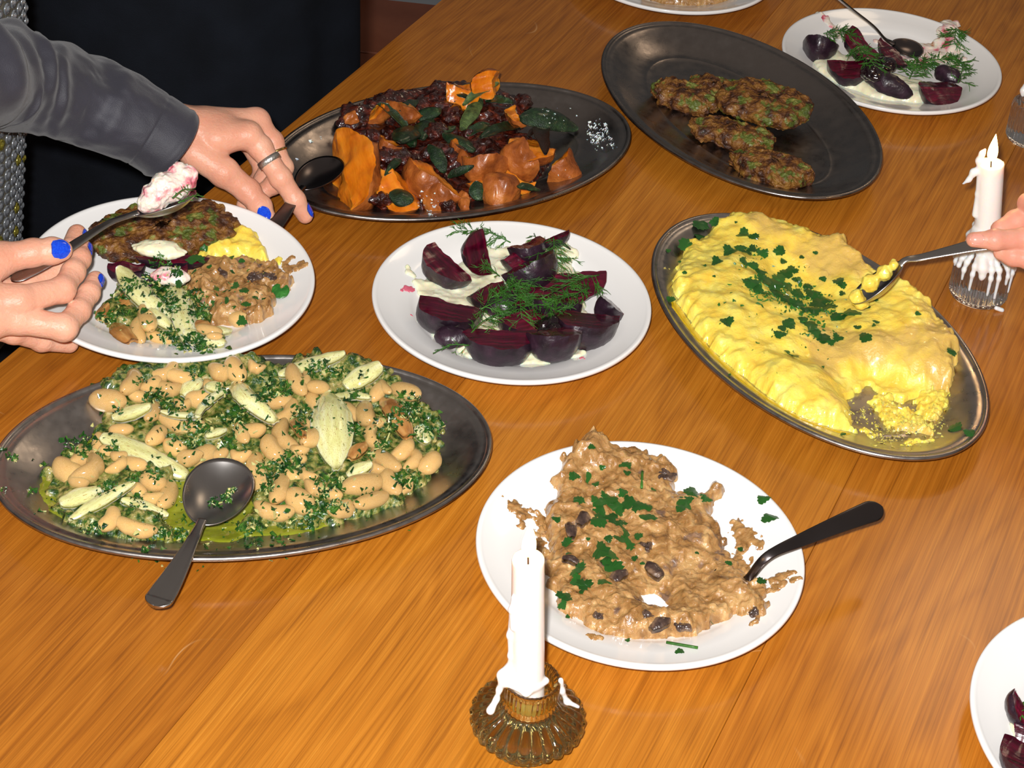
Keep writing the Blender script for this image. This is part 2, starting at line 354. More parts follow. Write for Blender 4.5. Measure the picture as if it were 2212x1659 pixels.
M('potato_flesh', [(.25, (186, 92, 12)), (.5, (220, 126, 22)), (.8, (238, 156, 46))], scale=1.0, detail=6, mapping=(28, 110, 110), rough=.25, bump=.0012, bscale=1.7, sss=.003, sssr=(1, .5, .1), coat=.45)
M('potato_skin', [(.25, (96, 42, 16)), (.5, (158, 84, 32)), (.8, (200, 122, 54))], scale=60, detail=7, rough=.42, bump=.0016, bscale=160, coat=.3, coatr=.2)
M('jam', [(.3, (22, 7, 5)), (.5, (52, 15, 10)), (.66, (98, 34, 18)), (.8, (146, 80, 36))], scale=130, detail=6, rough=.14, bump=.003, bscale=260, coat=1, coatr=.06)
M('sage', [(.3, (14, 32, 18)), (.6, (32, 58, 30)), (.85, (76, 102, 56))], scale=200, rough=.32, bump=.0009, bscale=900, coat=.55, coatr=.18)
M('sage_pale', [(.3, (40, 58, 34)), (.7, (98, 118, 64))], scale=200, rough=.45, bump=.0009, bscale=900)
M('sage_brown', [(0, (34, 20, 14)), (1, (58, 34, 22))], scale=200, rough=.4, bump=.0008, bscale=700)
M('salt', [(0, (240, 238, 232)), (1, (250, 250, 248))], scale=10, rough=.2, sss=.001)
M('onion', [(.25, (196, 190, 118)), (.5, (220, 218, 156)), (.8, (234, 234, 194))], scale=1, detail=5, mapping=(14, 200, 200), rough=.16, bump=.0002, bscale=1.4, sss=.004, sssr=(1, 1, .5), coat=.8, coatr=.08, ramp2=[(.3, (150, 92, 34)), (.8, (186, 140, 66))], scale2=22, thr=.6)
M('onion_brown', [(.25, (134, 84, 40)), (.55, (180, 130, 72)), (.8, (210, 174, 112))], scale=1, detail=5, mapping=(30, 200, 200), rough=.2, bump=.001, bscale=1.4, sss=.002, coat=.7)
bm_ = M('bean', [(.3, (212, 168, 100)), (.55, (228, 188, 122)), (.8, (238, 204, 146))], scale=60, detail=4, rough=.2, bump=.0002, bscale=500, sss=.002, sssr=(1, .7, .45), coat=.8, coatr=.1)
M('skin', [(.3, (214, 152, 126)), (.55, (226, 170, 144)), (.8, (234, 186, 160))], scale=26, detail=4, rough=.40, bump=.0005, bscale=420, sss=.0025, sssr=(1, .4, .25), spec=.45)
M('skin_pink', [(.3, (212, 140, 118)), (.55, (226, 160, 138)), (.8, (234, 178, 156))], scale=26, detail=4, rough=.42, bump=.00035, bscale=420, sss=.002, sssr=(1, .35, .2), spec=.4)
M('nail_blue', [(.3, (8, 52, 196)), (.7, (22, 84, 222))], scale=900, rough=.15, coat=1, coatr=.05)
M('nail_bare', [(0, (232, 150, 132)), (1, (238, 168, 150))], scale=100, rough=.25, coat=.6)
M('silver', [(0, (190, 188, 182)), (1, (210, 208, 204))], scale=30, rough=.42, metal=1, bump=.0005, bscale=700)
M('gold', [(0, (200, 160, 90)), (1, (210, 170, 100))], scale=30, rough=.25, metal=1)
M('jacket', [(.3, (40, 39, 47)), (.7, (50, 49, 60))], scale=14, detail=5, rough=.55, bump=.0003, bscale=1400, spec=.5)
MATS['jacket'].node_tree.nodes['Principled BSDF'].inputs['Sheen Weight'].default_value = .25
M('stitch', [(0, (96, 96, 100)), (1, (112, 112, 116))], scale=40, rough=.7)
M('black_cloth', [(.3, (11, 14, 20)), (.7, (18, 22, 30))], scale=20, detail=4, rough=.85, bump=.0004, bscale=900, spec=.2)
M('net', [(.3, (74, 70, 60)), (.7, (112, 106, 90))], scale=300, rough=.7, bump=.0008, bscale=900)
M('sequin', [(.3, (150, 160, 172)), (.7, (206, 212, 218))], scale=80, rough=.12, metal=.75, coat=1, coatr=.05)
M('sequin_gold', [(.3, (150, 140, 40)), (.7, (206, 196, 90))], scale=80, rough=.14, metal=.75, coat=1, coatr=.05)
M('thread', [(.3, (70, 62, 36)), (.7, (120, 108, 60))], scale=200, rough=.7)
M('wax', [(0, (240, 232, 228)), (1, (246, 240, 236))], scale=30, rough=.3, sss=.006, sssr=(1, .7, .5), coat=.3, coatr=.2)
M('wick', [(0, (20, 12, 8)), (1, (50, 26, 12))], scale=200, rough=.9)
M('flame', [(0, (255, 190, 90)), (1, (255, 200, 110))], scale=10, rough=1, emit=((255, 206, 120), 22))
M('glass_clear', [(0, (250, 250, 250))], rough=.02, trans=1, ior=1.47)
M('glass_amber', [(0, (224, 212, 146))], rough=.02, trans=1, ior=1.5)
def add_random(m, amt=.25):
    nt = m.node_tree; b = nt.nodes['Principled BSDF']; lk = b.inputs['Base Color'].links[0]; src = lk.from_socket
    oi = nt.nodes.new('ShaderNodeObjectInfo'); hs = nt.nodes.new('ShaderNodeHueSaturation'); mr = nt.nodes.new('ShaderNodeMapRange')
    nt.links.new(oi.outputs['Random'], mr.inputs[0]); mr.inputs[3].default_value = 1-amt; mr.inputs[4].default_value = 1+amt*.4
    nt.links.new(mr.outputs[0], hs.inputs['Value']); nt.links.new(src, hs.inputs['Color']); nt.links.new(hs.outputs[0], b.inputs['Base Color'])
for k, a in (('bean', .16), ('parsley', .35), ('onion', .1), ('sage', .3), ('floor_tile', .12), ('beet_flesh', .3)): add_random(MATS[k], a)

# ---------------------------------------------------------------- room and table
CUR[0] = 'room'
def struct(name, V, F, m, parent=None, **kw): return mesh(name, V, F, m, parent, smooth=False, kind='structure', **kw)
V, F = box((-3.2, -1.2, -.80), (3.2, 3.44, -.753)); floor = struct('floor', V, F, MATS['grout'])
tv, tf = bevel_slab(-.1475, .1475, -.1475, .1475, -.006, .0, .002); tme = raw('tile', tv, tf, MATS['floor_tile'], smooth=False)
for i in range(-4, 2):
    for j in range(3, 11):
        x, y = -.085+i*.30+.0, .325+j*.30+.03
        if -1.4 < x < .5:
            o = bpy.data.objects.new('tile', tme); COL.objects.link(o); o.parent = floor
            o.location = Vector((x, y, .003-.003)) - floor.location + Vector((0, 0, -.003+.006)); o.location.z = .003-floor.location.z
V, F = box((-3.2, 3.44, -.80), (3.2, 3.54, 1.95)); struct('wall_back', V, F, MATS['wall_paint'])
V, F = box((-3.2, 3.424, -.75), (3.2, 3.44, -.66)); struct('baseboard_back', V, F, MATS['wall_paint'])
V, F = box((-3.3, -1.2, -.80), (-3.2, 3.44, 1.95)); struct('wall_left', V, F, MATS['wall_paint'])

TA = math.radians(69.5); table = thing('dining_table', 'long varnished orange-brown wooden dining table under all the dishes', 'table', (0, 1.3, -.75))
seams = [-.83, -.5115, -.2058, .102, .412, .722]
k = 0
Rt = Matrix(((math.cos(TA), math.sin(TA), 0, 0), (math.sin(TA), -math.cos(TA), 0, 0), (0, 0, -1, 0), (0, 0, 0, 1)))
joint = float(np.dot(P(1589, 1514)[:2], (math.cos(TA), math.sin(TA))))
for s in range(5):
    cuts = [.15, 3.2]
    if s == 2: cuts = [.15, 2.35, 3.2]
    if s == 3: cuts = [.15, joint, 3.2]
    if s == 1: cuts = [.15, 2.62, 3.2]
    for c in range(len(cuts)-1):
        # local x along the grain, y across
        x0, x1 = cuts[c]+.00012, cuts[c+1]-.00012; y0, y1 = seams[s]+.00012, seams[s+1]-.00012
        L_, W_ = x1-x0, y1-y0; cx, cy = (x0+x1)/2, (y0+y1)/2
        bv, bf = bevel_slab(-L_/2, L_/2, -W_/2, W_/2, -.038, 0, .0005)
        me = raw('plank', bv, bf, WOODS[k % 8], smooth=False); k += 1
        # world: along * x + n * y , n = (sinTA, -cosTA)
        R = Matrix(((math.cos(TA), math.sin(TA), 0), (math.sin(TA), -math.cos(TA), 0), (0, 0, 1)))
        cw = R @ Vector((cx, cy, 0)); ang = TA
        # proper rotation (y axis flipped): mirror the across coordinate
        Mx = Matrix.Translation((cw.x, cw.y, 0)) @ Matrix.Rotation(TA, 4, 'Z')
        o = inst('plank', me, Mx, parent=table)
        reg(bv@np.array(Mx)[:3, :3].T+np.array(Mx)[:3, 3], bf)
def tab_pt(x, n): return np.array([math.cos(TA)*x+math.sin(TA)*n, math.sin(TA)*x-math.cos(TA)*n])
def tab_box(x0, x1, n0, n1, z0, z1):
    c = [tab_pt(x0, n0), tab_pt(x1, n0), tab_pt(x1, n1), tab_pt(x0, n1)]
    V = np.array([(p[0], p[1], z) for z in (z0, z1) for p in c]); return V, [[0, 1, 2, 3], [7, 6, 5, 4], [0, 4, 5, 1], [1, 5, 6, 2], [2, 6, 7, 3], [3, 7, 4, 0]]
for n0 in (-.78, .64): V, F = tab_box(.3, 3.1, n0, n0+.03, -.13, -.038); mesh('apron', V, F, WOODS[1], table, smooth=False)
for n0 in (-.79, .60):
    for x0 in (.32, 3.0): V, F = tab_box(x0, x0+.08, n0, n0+.08, -.75, -.038); mesh('leg', V, F, WOODS[1], table, smooth=False)

# ---------------------------------------------------------------- dishes
PT = np.array([(.1152, .0205), (.1146, .0220), (.1125, .0221), (.1095, .0207), (.0855, .0140), (.079, .0105), (.072, .0085), (.045, .0078), (.0003, .0078)])
PB = np.array([(.0003, .0020), (.066, .0020), (.067, 0), (.071, 0), (.073, .0022), (.1, .0115), (.1125, .0172), (.1148, .0187)])
def plate_z(c, lift=0.0):
    pr = PT[::-1]
    return lambda x, y: np.interp(np.hypot(x-c[0], y-c[1]), pr[:, 0], pr[:, 1])+lift
def plate(c, key, label, tilt=None):
    CUR[0] = key
    prof = np.vstack([PB, PT]); s = [prof[0]]
    for a, b in zip(prof[:-1], prof[1:]):
        for t in (.5, 1): s.append(a*(1-t)+b*t)
    V, F = lathe(np.array(s), (c[0], c[1], 0), 160); V = V+0
    if tilt is not None: V[:, 2] += tilt(V[:, 0], V[:, 1])
    return mesh('dinner_plate', V, F, MATS['ceramic'], None, label=label, category='plate')
OA, OB = .1796, .1135
OT = np.array([(0, .0195), (.0008, .0211), (.0025, .0215), (.0040, .0207), (.0050, .0198), (.0100, .0193), (.0130, .0180), (.020, .0140), (.030, .0090), (.040, .0055), (.047, .0040), (.050, .0043), (.052, .0036), (.060, .0026)])
OBt = np.array([(.060, .0008), (.050, .0010), (.040, .0032), (.020, .0120), (.012, .0165), (.004, .0178), (.001, .0180)])
def oval_d(x, y, c, th):
    dx, dy = x-c[0], y-c[1]; u = math.cos(th)*dx+math.sin(th)*dy; v = -math.sin(th)*dx+math.cos(th)*dy
    lo = np.full(np.shape(u), -.05); hi = np.full(np.shape(u), .1130)
    for _ in range(28):
        m = (lo+hi)/2; ins = (u/(OA-m))**2+(v/(OB-m))**2 < 1; lo = np.where(ins, m, lo); hi = np.where(ins, hi, m)
    return lo
def oval_z(c, th): return lambda x, y: np.interp(oval_d(x, y, c, th), OT[:, 0], OT[:, 1])
def platter(c, th, key, label, mat, tilt=None):
    CUR[0] = key; n = 200; t = np.arange(n)/n*2*np.pi; rows = []
    prof = [(1.0, z) for d, z in ()]
    for f in (.02, .5): rows.append(((OA-.06)*f, (OB-.06)*f, .0008))
    rows += [(OA-d, OB-d, z) for d, z in OBt]
    s = [OT[0]]
    for a, b in zip(OT[:-1], OT[1:]): s += [a*.5+b*.5, b]
    rows += [(OA-d, OB-d, z) for d, z in s]
    rows += [((OA-.06)*f, (OB-.06)*f, .0026) for f in (.75, .4, .02)]
    V = []
    for a, b, z in rows:
        u, v = a*np.cos(t), b*np.sin(t); V.append(np.stack([c[0]+math.cos(th)*u-math.sin(th)*v, c[1]+math.sin(th)*u+math.cos(th)*v, z+0*u], 1))
    V = np.concatenate(V); F = grid_faces(len(rows), n, True)[:, ::-1]
    if tilt is not None: V[:, 2] += tilt(V[:, 0], V[:, 1])
    return mesh('serving_platter', V, F, mat, None, label=label, category='platter')
SK = .95
OV = dict(bean=((-.221*SK, 1.208*SK), -2.836), potato=((-.114*SK, 1.692*SK), -5.702), fritter=((.168*SK, 1.836*SK), 5.303), polenta=((.225*SK, 1.454*SK), 2.147))
PL = dict(mushroom=(.081*SK, 1.146*SK), far=(.335*SK, 1.979*SK), beet=(-.038*SK, 1.447*SK), corner=(.4089, .9662), top=(.0899, 2.0518), hand=(-.3100, 1.3370))
platter(*OV['bean'], 'bean', 'oval stainless steel platter heaped with white beans, onion and chopped herbs', MATS['steel'])
platter(*OV['potato'], 'potato', 'oval steel platter holding roasted orange sweet potato wedges with sage', MATS['steel_dark'])
_fp = nrm(np.array([PL['far'][0]-OV['fritter'][0][0], PL['far'][1]-OV['fritter'][0][1]]))
PL['far'] = (PL['far'][0]+_fp[0]*.004, PL['far'][1]+_fp[1]*.004); OV['fritter'] = ((OV['fritter'][0][0]-_fp[0]*.004, OV['fritter'][0][1]-_fp[1]*.004), OV['fritter'][1])
def ftilt(x, y):    # this platter rests with one rim on the plate behind it
    u = (x-OV['fritter'][0][0])*_fp[0]+(y-OV['fritter'][0][1])*_fp[1]; return np.clip(.0040+u*.034, .0002, .02)
platter(*OV['fritter'], 'fritter', 'dark oval steel platter holding the browned green fritters', MATS['steel_dark'], ftilt)
platter(*OV['polenta'], 'polenta', 'oval steel platter filled with yellow polenta and parsley', MATS['steel'])
plate(PL['mushroom'], 'mushroom', 'white round plate holding the brown creamy mushroom ragout')
plate(PL['beet'], 'beet', 'white round plate of dark beetroot wedges at the centre of the table')
plate(PL['far'], 'far', 'white round plate of beetroot and yogurt beyond the fritter platter')
plate(PL['corner'], 'corner', 'white round plate cut off by the lower right corner')
plate(PL['top'], 'top', 'white round plate cut off by the top edge of the picture')
def htilt(x, y):    # the plate in the hand rests on the table at its right and is lifted a little at its left
    return .0135-(.04*(x-PL['hand'][0]))
plate(PL['hand'], 'hand', 'white round plate with mixed food held over the table edge', htilt)
def hand_z(x, y): return plate_z(PL['hand'])(x, y)+htilt(x, y)
BZ = {k: oval_z(*v) for k, v in OV.items()}; BZ.update({k: plate_z(v) for k, v in PL.items()}); BZ['hand'] = hand_z; _bf = BZ['fritter']; BZ['fritter'] = lambda x, y: _bf(x, y)+ftilt(x, y)

# ---------------------------------------------------------------- builders for food and cutlery
def put(name, V, F, mats, Mx, parent=None, mi=None, sharp=None, **kw):
    me = raw(name, V, F, mats, mi)
    if sharp: me.set_sharp_from_angle(angle=math.radians(sharp))
    return inst(name, me, Mx, np.asarray(V), F if isinstance(F, list) else np.asarray(F).tolist(), parent, **kw)
def out_dir(X, phi):
    D = nrm(np.array([0, 0, -1.])-np.dot([0, 0, -1.], X)*X); S = np.cross(X, D); S = S if S[1] < 0 else -S
    a = math.radians(phi); return math.cos(a)*D+math.sin(a)*S
def wedge(name, p0, p1, R, ang, phi, skin, flesh, label, cat, group, seed=0, bend=0.0, rough=1.0, pw=2.0, face=0.0, mats3=None):
    p0 = np.asarray(p0, float); p1 = np.asarray(p1, float); X = nrm(p1-p0); L = np.linalg.norm(p1-p0); out = out_dir(X, phi)
    if phi > 95 and cat == 'beetroot': R = min(R*.74, L*.36); pw = 1.5; ang = min(ang, 150)
    Mx = frame(X, -out, (p0+p1)/2); N, m = 30, 12; t = np.linspace(-1, 1, N); rr = R*np.maximum(1-np.abs(t)**pw, .003)**.5
    a = np.linspace(-.5, .5, m)*math.radians(ang)
    e0 = [(math.sin(a[0])*f, -math.cos(a[0])*f) for f in (.25, .5, .75)]; e1 = [(math.sin(a[-1])*f, -math.cos(a[-1])*f) for f in (.75, .5, .25)]
    sec = [(0, 0)]+e0+[(math.sin(q), -math.cos(q)) for q in a]+e1; sec = np.array(sec); K = len(sec)
    V = np.zeros((N, K, 3)); V[..., 0] = (t*L/2)[:, None]; V[..., 1] = rr[:, None]*sec[:, 0]; V[..., 2] = rr[:, None]*sec[:, 1]+(bend*(1-t*t))[:, None]
    V = V.reshape(-1, 3); V = V+np.stack([fbm(V+seed*7, 55, 2, seed), fbm(V+seed*7+3, 55, 2, seed+1), fbm(V+seed*7+6, 55, 2, seed+2)], 1)*.0022*rough
    V = V+np.stack([0*V[:, 0], fbm(V+seed, 260, 2, 3), fbm(V+seed+9, 260, 2, 5)], 1)*.0006*rough
    F = grid_faces(N, K, True); col = np.tile(np.arange(K), N-1); mi = ((col < 4) | (col >= 4+m-1)).astype(int)
    F = F.tolist()+[list(range(K))[::-1], [(N-1)*K+i for i in range(K)]]; mi = list(mi)+[1, 1]
    return put(name, V, F, [skin, flesh], Mx, None, mi, 40, label=label, category=cat, group=group)
def blob(c, rx, ry, rz, ax, n=(40, 24), amp=.2, sc=120, seed=0):
    th = np.linspace(0, 2*np.pi, n[0], endpoint=False); ph = np.linspace(.02, np.pi-.02, n[1])
    T, Q = np.meshgrid(th, ph); d = np.stack([np.sin(Q)*np.cos(T), np.sin(Q)*np.sin(T), np.cos(Q)], -1).reshape(-1, 3)
    V = d*[rx, ry, rz]; V = V*(1+amp*fbm(V+seed*5, sc, 3, seed))[:, None]
    F = grid_faces(n[1], n[0], True)[:, ::-1].tolist()+[list(range(n[0])), [(n[1]-1)*n[0]+i for i in range(n[0])][::-1]]
    c_, s_ = math.cos(ax), math.sin(ax); R = np.array([[c_, -s_, 0], [s_, c_, 0], [0, 0, 1]])
    return V@R.T+np.asarray(c), F
def leafmesh(kind, seed):
    r = random.Random(seed); n = 30; pts = []
    for i in range(n):
        a = i/n*2*math.pi
        if kind == 'parsley': R = .62+.30*abs(math.cos(1.5*a))**1.2+.10*math.cos(11*a+seed)+r.uniform(-.06, .06)
        else: R = .5+r.uniform(-.3, .35)+.18*math.cos(3*a+seed)
        pts.append((R*math.cos(a), R*math.sin(a)*(.82 if kind == 'parsley' else r.uniform(.6, 1))))
    V = [(0, 0, .10)]; cur = r.uniform(-.35, .35); tw = r.uniform(-.3, .3)
    for f in (.5, 1.0):
        for x, y in pts: V.append((x*f, y*f, .12*(1-f)+cur*(x*f)**2+tw*x*f*y*f+(.05*math.sin(5*x+seed)*f)))
    V = np.array(V); W = V.copy(); W[:, 2] -= .05; F = []
    for i in range(n):
        j = (i+1) % n; F += [[0, 1+i, 1+j], [1+i, 1+n+i, 1+n+j, 1+j]]
    m = len(V); F2 = [[q+m for q in f][::-1] for f in F]; F3 = [[1+n+i, 1+n+i+m, 1+n+j+m, 1+n+j] for i, j in ((i, (i+1) % n) for i in range(n))]
    return np.vstack([V, W]), F+F2+F3
LEAF = [leafmesh('parsley', s) for s in range(7)]; LEAFM = [raw('parsley_leaf', v, f, MATS['parsley'], smooth=False) for v, f in LEAF]
def leaves(spec, cr, hit, s, label, group, cat='herb leaf', name='parsley_leaf'):
    zs = [label(*cr(q[0], q[1])) for q in spec]; rk = ranks([cr(q[0], q[1]) for q in spec], zs)
    for k, q in enumerate(spec):
        x, y, r = q[:3]; px, py = cr(x, y); p, n = hit(px, py); i = (k*5+int(x)) % 7
        size = r*s*1.22*np.linalg.norm(p-CAMP)/FPX
        up = nrm(n+np.array([rng.uniform(-.35, .35), rng.uniform(-.35, .35), .3])); a = rng.uniform(0, 6.28)
        Mx = mscale(frame(np.array([math.cos(a), math.sin(a), 0]), up, p+n*.0012), size, size, size)
        lb, gp = rk[k]+' parsley leaf from the left '+zs[k], 'parsley '+zs[k]
        inst(name, LEAFM[i], Mx, *LEAF[i], None, label=lb, category=cat, group=gp)
def flakes(name, clumps, hit, mats, label, size=(.0009, .0028), base=(0, 0, 1), seed=1, lift=.0005, keep=None):
    r = np.random.default_rng(seed); Vs = []; Fs = []; mi = []; n = 0; nm = len(mats)
    for px, py, rad, cnt in clumps:
        for _ in range(cnt):
            a = r.uniform(0, 6.283); q = rad*math.sqrt(r.uniform(0, 1))*(1 if r.uniform() < .8 else 1.4)
            x, y = px+q*math.cos(a), py+q*math.sin(a)*.7
            p, nn = hit(x, y)
            if keep and not keep(p): continue
            s = r.uniform(*size)*(r.uniform()**.5); up = nrm(nn+r.uniform(-.6, .6, 3)); A = frame(r.uniform(-1, 1, 3), up, p+nn*lift)
            A = np.array(A); k = 5; ang = np.sort(r.uniform(0, 6.283, k)); rr = r.uniform(.5, 1.2, k)*s
            ring = np.stack([rr*np.cos(ang)*1.3, rr*np.sin(ang), r.uniform(-.3, .3, k)*s], 1)
            L = np.vstack([ring, ring-[0, 0, .35*s]])@A[:3, :3].T+A[:3, 3]
            Vs.append(L); Fs.append([n+i for i in range(k)]); m = int(r.integers(0, 100) < 14) if nm > 1 else 0; mi.append(m)
            for i in range(k): Fs.append([n+i, n+k+i, n+k+(i+1) % k, n+(i+1) % k]); mi.append(m)
            n += 2*k
    return mesh(name, np.concatenate(Vs), Fs, mats, None, mi, False, solid=False, label=label, category='herbs' if 'herb' in name else 'crumbs', kind='stuff')
def petal(name, p0, p1, w, label, cat, group, mat, arch=.25, curl=.5, thick=.0024, layers=2, pts=.42, roll=0, seed=0, side=0.0, tipm=None, **kw):
    "a curved layered slice of onion or a leaf, from p0 to p1"
    p0 = np.asarray(p0, float); p1 = np.asarray(p1, float); L = np.linalg.norm(p1-p0); X = nrm(p1-p0)
    up = np.array([0, 0, 1.])+np.array([0, -1., 0])*math.tan(math.radians(roll)) if abs(roll) < 85 else np.array([0, -1., 0.0])
    Mx = frame(X, up, (p0+p1)/2); N, K = 22, 11; out = []
    for ly in range(layers):
        sc = 1-.22*ly; t = np.linspace(0, 1, N); j = np.linspace(-1, 1, K); wid = w/2*sc*np.maximum(np.sin(np.pi*np.clip(t*.97+.015, 0, 1)), 0)**pts
        for top in (1, 0):
            x = (t-.5)*L*sc; z = arch*L*np.sin(np.pi*t)*.5
            X_ = x[:, None]+0*j; Y_ = wid[:, None]*j*(1-.12*j*j)+side*L*np.sin(np.pi*t)[:, None]; Z_ = z[:, None]-curl*wid[:, None]*j*j-thick*(1.15*ly+(0 if top else 1))*np.ones_like(X_)
            V = np.stack([X_, Y_, Z_], -1).reshape(-1, 3); V[:, 2] += fbm(V*[1, 1, 0]+seed, 130, 2, seed)*.0008; V[:, 1] += fbm(V*[1, 0, 0]+seed+4, 160, 2, seed)*.0008
            F = grid_faces(N, K); out.append((V, F[:, ::-1] if not top else F))
        a, b = out[-2], out[-1]; Vt = np.vstack([a[0], b[0]]); n = len(a[0])
        rim = [i*K for i in range(N)]+[(N-1)*K+j for j in range(1, K)]+[i*K+K-1 for i in range(N-2, -1, -1)]+[j for j in range(K-2, 0, -1)]
        Fs = a[1].tolist()+(b[1]+n).tolist()+[[rim[q], rim[(q+1) % len(rim)], rim[(q+1) % len(rim)]+n, rim[q]+n] for q in range(len(rim))]
        out = out[:-2]+[(Vt, Fs)]
    V, F = merge(out)
    return put(name, V, F, mat, Mx, label=label, category=cat, group=group, **kw)
def spoon(label, tip, neck, hpts, bup, wb, db, mat, hw=(.0024, .0022, .0035, .0085, .0095), ht=(.0022, .0016, .0011, .0010, .0012), hup=(0, 0, 1), name='serving_spoon', border=False, group=None):
    tip = np.asarray(tip, float); neck = np.asarray(neck, float); root = thing(name, label, 'spoon', (float((tip[0]+neck[0])/2), float((tip[1]+neck[1])/2), float(min(tip[2], neck[2]))), group)
    X = nrm(neck-tip); L = np.linalg.norm(neck-tip); Mx = np.array(frame(X, bup, (tip+neck)/2)); nr, nt = 14, 48; rho = np.linspace(.02, 1, nr); th = np.arange(nt)/nt*2*np.pi
    def surf(off):
        V = []
        for q in rho:
            x = np.cos(th); y = np.sin(th)*(1-.13*x); V.append(np.stack([q*x*(L/2-off*.2), q*y*(wb/2-off*.2), -db*(1-q**2.3)-off+0*x], 1))
        return np.concatenate(V)
    a = surf(0); b = surf(.0012); F = grid_faces(nr, nt, True); n = len(a); rim = [(nr-1)*nt+i for i in range(nt)]
    Fs = F[:, ::-1].tolist()+(F+n).tolist()+[[rim[i], rim[(i+1) % nt], rim[(i+1) % nt]+n, rim[i]+n] for i in range(nt)]+[[i for i in range(nt)][::-1], [n+i for i in range(nt)]]
    V = np.vstack([a, b])@Mx[:3, :3].T+Mx[:3, 3]; mesh('bowl', V, Fs, mat, root)
    s = 1-(1-np.linspace(0, 1, 56))**1.7; p = spline([neck-X*.004-Mx[:3, 2]*.0008]+[np.asarray(h, float) for h in hpts], 800)[(s*799).astype(int)]
    w = np.interp(s, [0, .2, .45, .85, 1], hw); t = np.interp(s, [0, .2, .45, .85, 1], ht); e = np.clip((1-s)/.07, 0, 1); w = w*np.sqrt(np.maximum(1-(1-e)**2, .004))
    T = np.gradient(p, axis=0); T /= np.linalg.norm(T, axis=1)[:, None]; U = np.asarray(hup, float)-(T@np.asarray(hup, float))[:, None]*T; U /= np.linalg.norm(U, axis=1)[:, None]; B = np.cross(T, U)
    q = np.arange(20)/20*2*np.pi; cx = np.sign(np.cos(q))*np.abs(np.cos(q))**.7; cz = np.sign(np.sin(q))*np.abs(np.sin(q))**.7
    zz = t[:, None]*cz[None]
    if border: zz = zz+((np.abs(cx)[None] > .72)*(s[:, None] > .35)*.0006+(s[:, None] > .93)*.0005)*(cz > 0)[None]
    V = (p[:, None]+B[:, None]*(w[:, None]*cx[None])[..., None]+U[:, None]*zz[..., None]).reshape(-1, 3)
    F = grid_faces(56, 20, True).tolist()+[list(range(20)), [55*20+i for i in range(20)][::-1]]
    mesh('handle', V, F, mat, root); return root
def dill(name, p0, p1, hit, label, group, n=9, spread=.010, seed=0, lift=.003, dens=5, rad=.00028):
    "a feathery sprig: a stem with side shoots that fork into fine threads"
    r = np.random.default_rng(seed); p0 = np.asarray(p0, float); p1 = np.asarray(p1, float); L = np.linalg.norm(p1-p0); parts = []
    mid = (p0+p1)/2+np.array([r.uniform(-.1, .1)*L, r.uniform(-.1, .1)*L, lift]); st = spline([p0, mid, p1], 12); parts.append(tube(st, np.linspace(.0006, .0003, 12), 5))
    def fine(a, d, l):
        e = a+d*l+np.array([0, 0, -.15*l]); m = (a+e)/2+r.uniform(-.12, .12, 3)*l; parts.append(tube(np.array([a, m, e]), [rad, rad, rad*.6], 3, caps=False)); return m, e
    X = nrm(p1-p0)
    for i in range(n):
        a = st[min(11, 1+int(i/n*11))]
        for sd in (-1, 1):
            d = nrm(X*r.uniform(.3, .9)+np.cross(X, [0, 0, 1])*sd*r.uniform(.5, 1)+np.array([0, 0, r.uniform(-.3, .4)])); l = spread*r.uniform(.5, 1.1)
            m, e = fine(a, d, l)
            for k in range(dens):
                q = a+(e-a)*r.uniform(.2, 1); d2 = nrm(d+r.uniform(-.8, .8, 3)*[1, 1, .5]); fine(q, d2, l*r.uniform(.3, .65))
    V, F = merge(parts); return mesh(name, V, F, MATS['dill'], None, solid=False, label=label, category='herb sprig', group=group)
# ---------------------------------------------------------------- platter of beans
def cl(cr, pts): return [cr(x, y) for x, y in pts]
CUR[0] = 'bean'
bean_out = cl(A_, [(330, 930), (400, 850), (520, 740), (700, 640), (720, 500), (700, 400), (900, 260), (1130, 215), (1400, 190), (1750, 170)])+cl(B_, [(350, 250), (600, 160), (830, 200), (1050, 250), (1250, 370), (1420, 520), (1490, 640), (1480, 900), (1350, 1010), (1200, 1120), (1000, 1230), (760, 1290), (450, 1300), (200, 1320)])+cl(A_, [(1700, 1330), (1250, 1400), (850, 1400), (560, 1330), (400, 1180)])
oil_out = cl(A_, [(290, 1050), (320, 920), (450, 830), (600, 720), (800, 560)])+cl(B_, [(500, 300), (1100, 400), (1470, 620), (1500, 800), (1400, 980), (1100, 1160), (760, 1310), (420, 1390), (100, 1400)])+cl(A_, [(1700, 1440), (1100, 1440), (600, 1370), (380, 1250), (300, 1130)])
mound('herb_oil_pool', oil_out, .006, BZ['bean'], .0022, .01, MATS['oil_green'], rag=.002, lumps=((300, .0003),), label='shallow pool of green herb oil under the white beans', category='dressing', kind='stuff')
SPN = cl(A_, [(1280, 900), (1450, 830), (1700, 850), (1830, 1000), (1800, 1200), (1640, 1330), (1900, 1330), (1830, 1420), (1250, 1420), (1200, 1200)])
mound('herb_dressing', bean_out, .010, BZ['bean'], .013, .028, MATS['herb_mass'], rag=.005, lumps=((70, .003), (260, .0016)), holes=[SPN], label='wet chopped parsley and garlic dressing between the beans', category='dressing', kind='stuff')
hb = Hit()
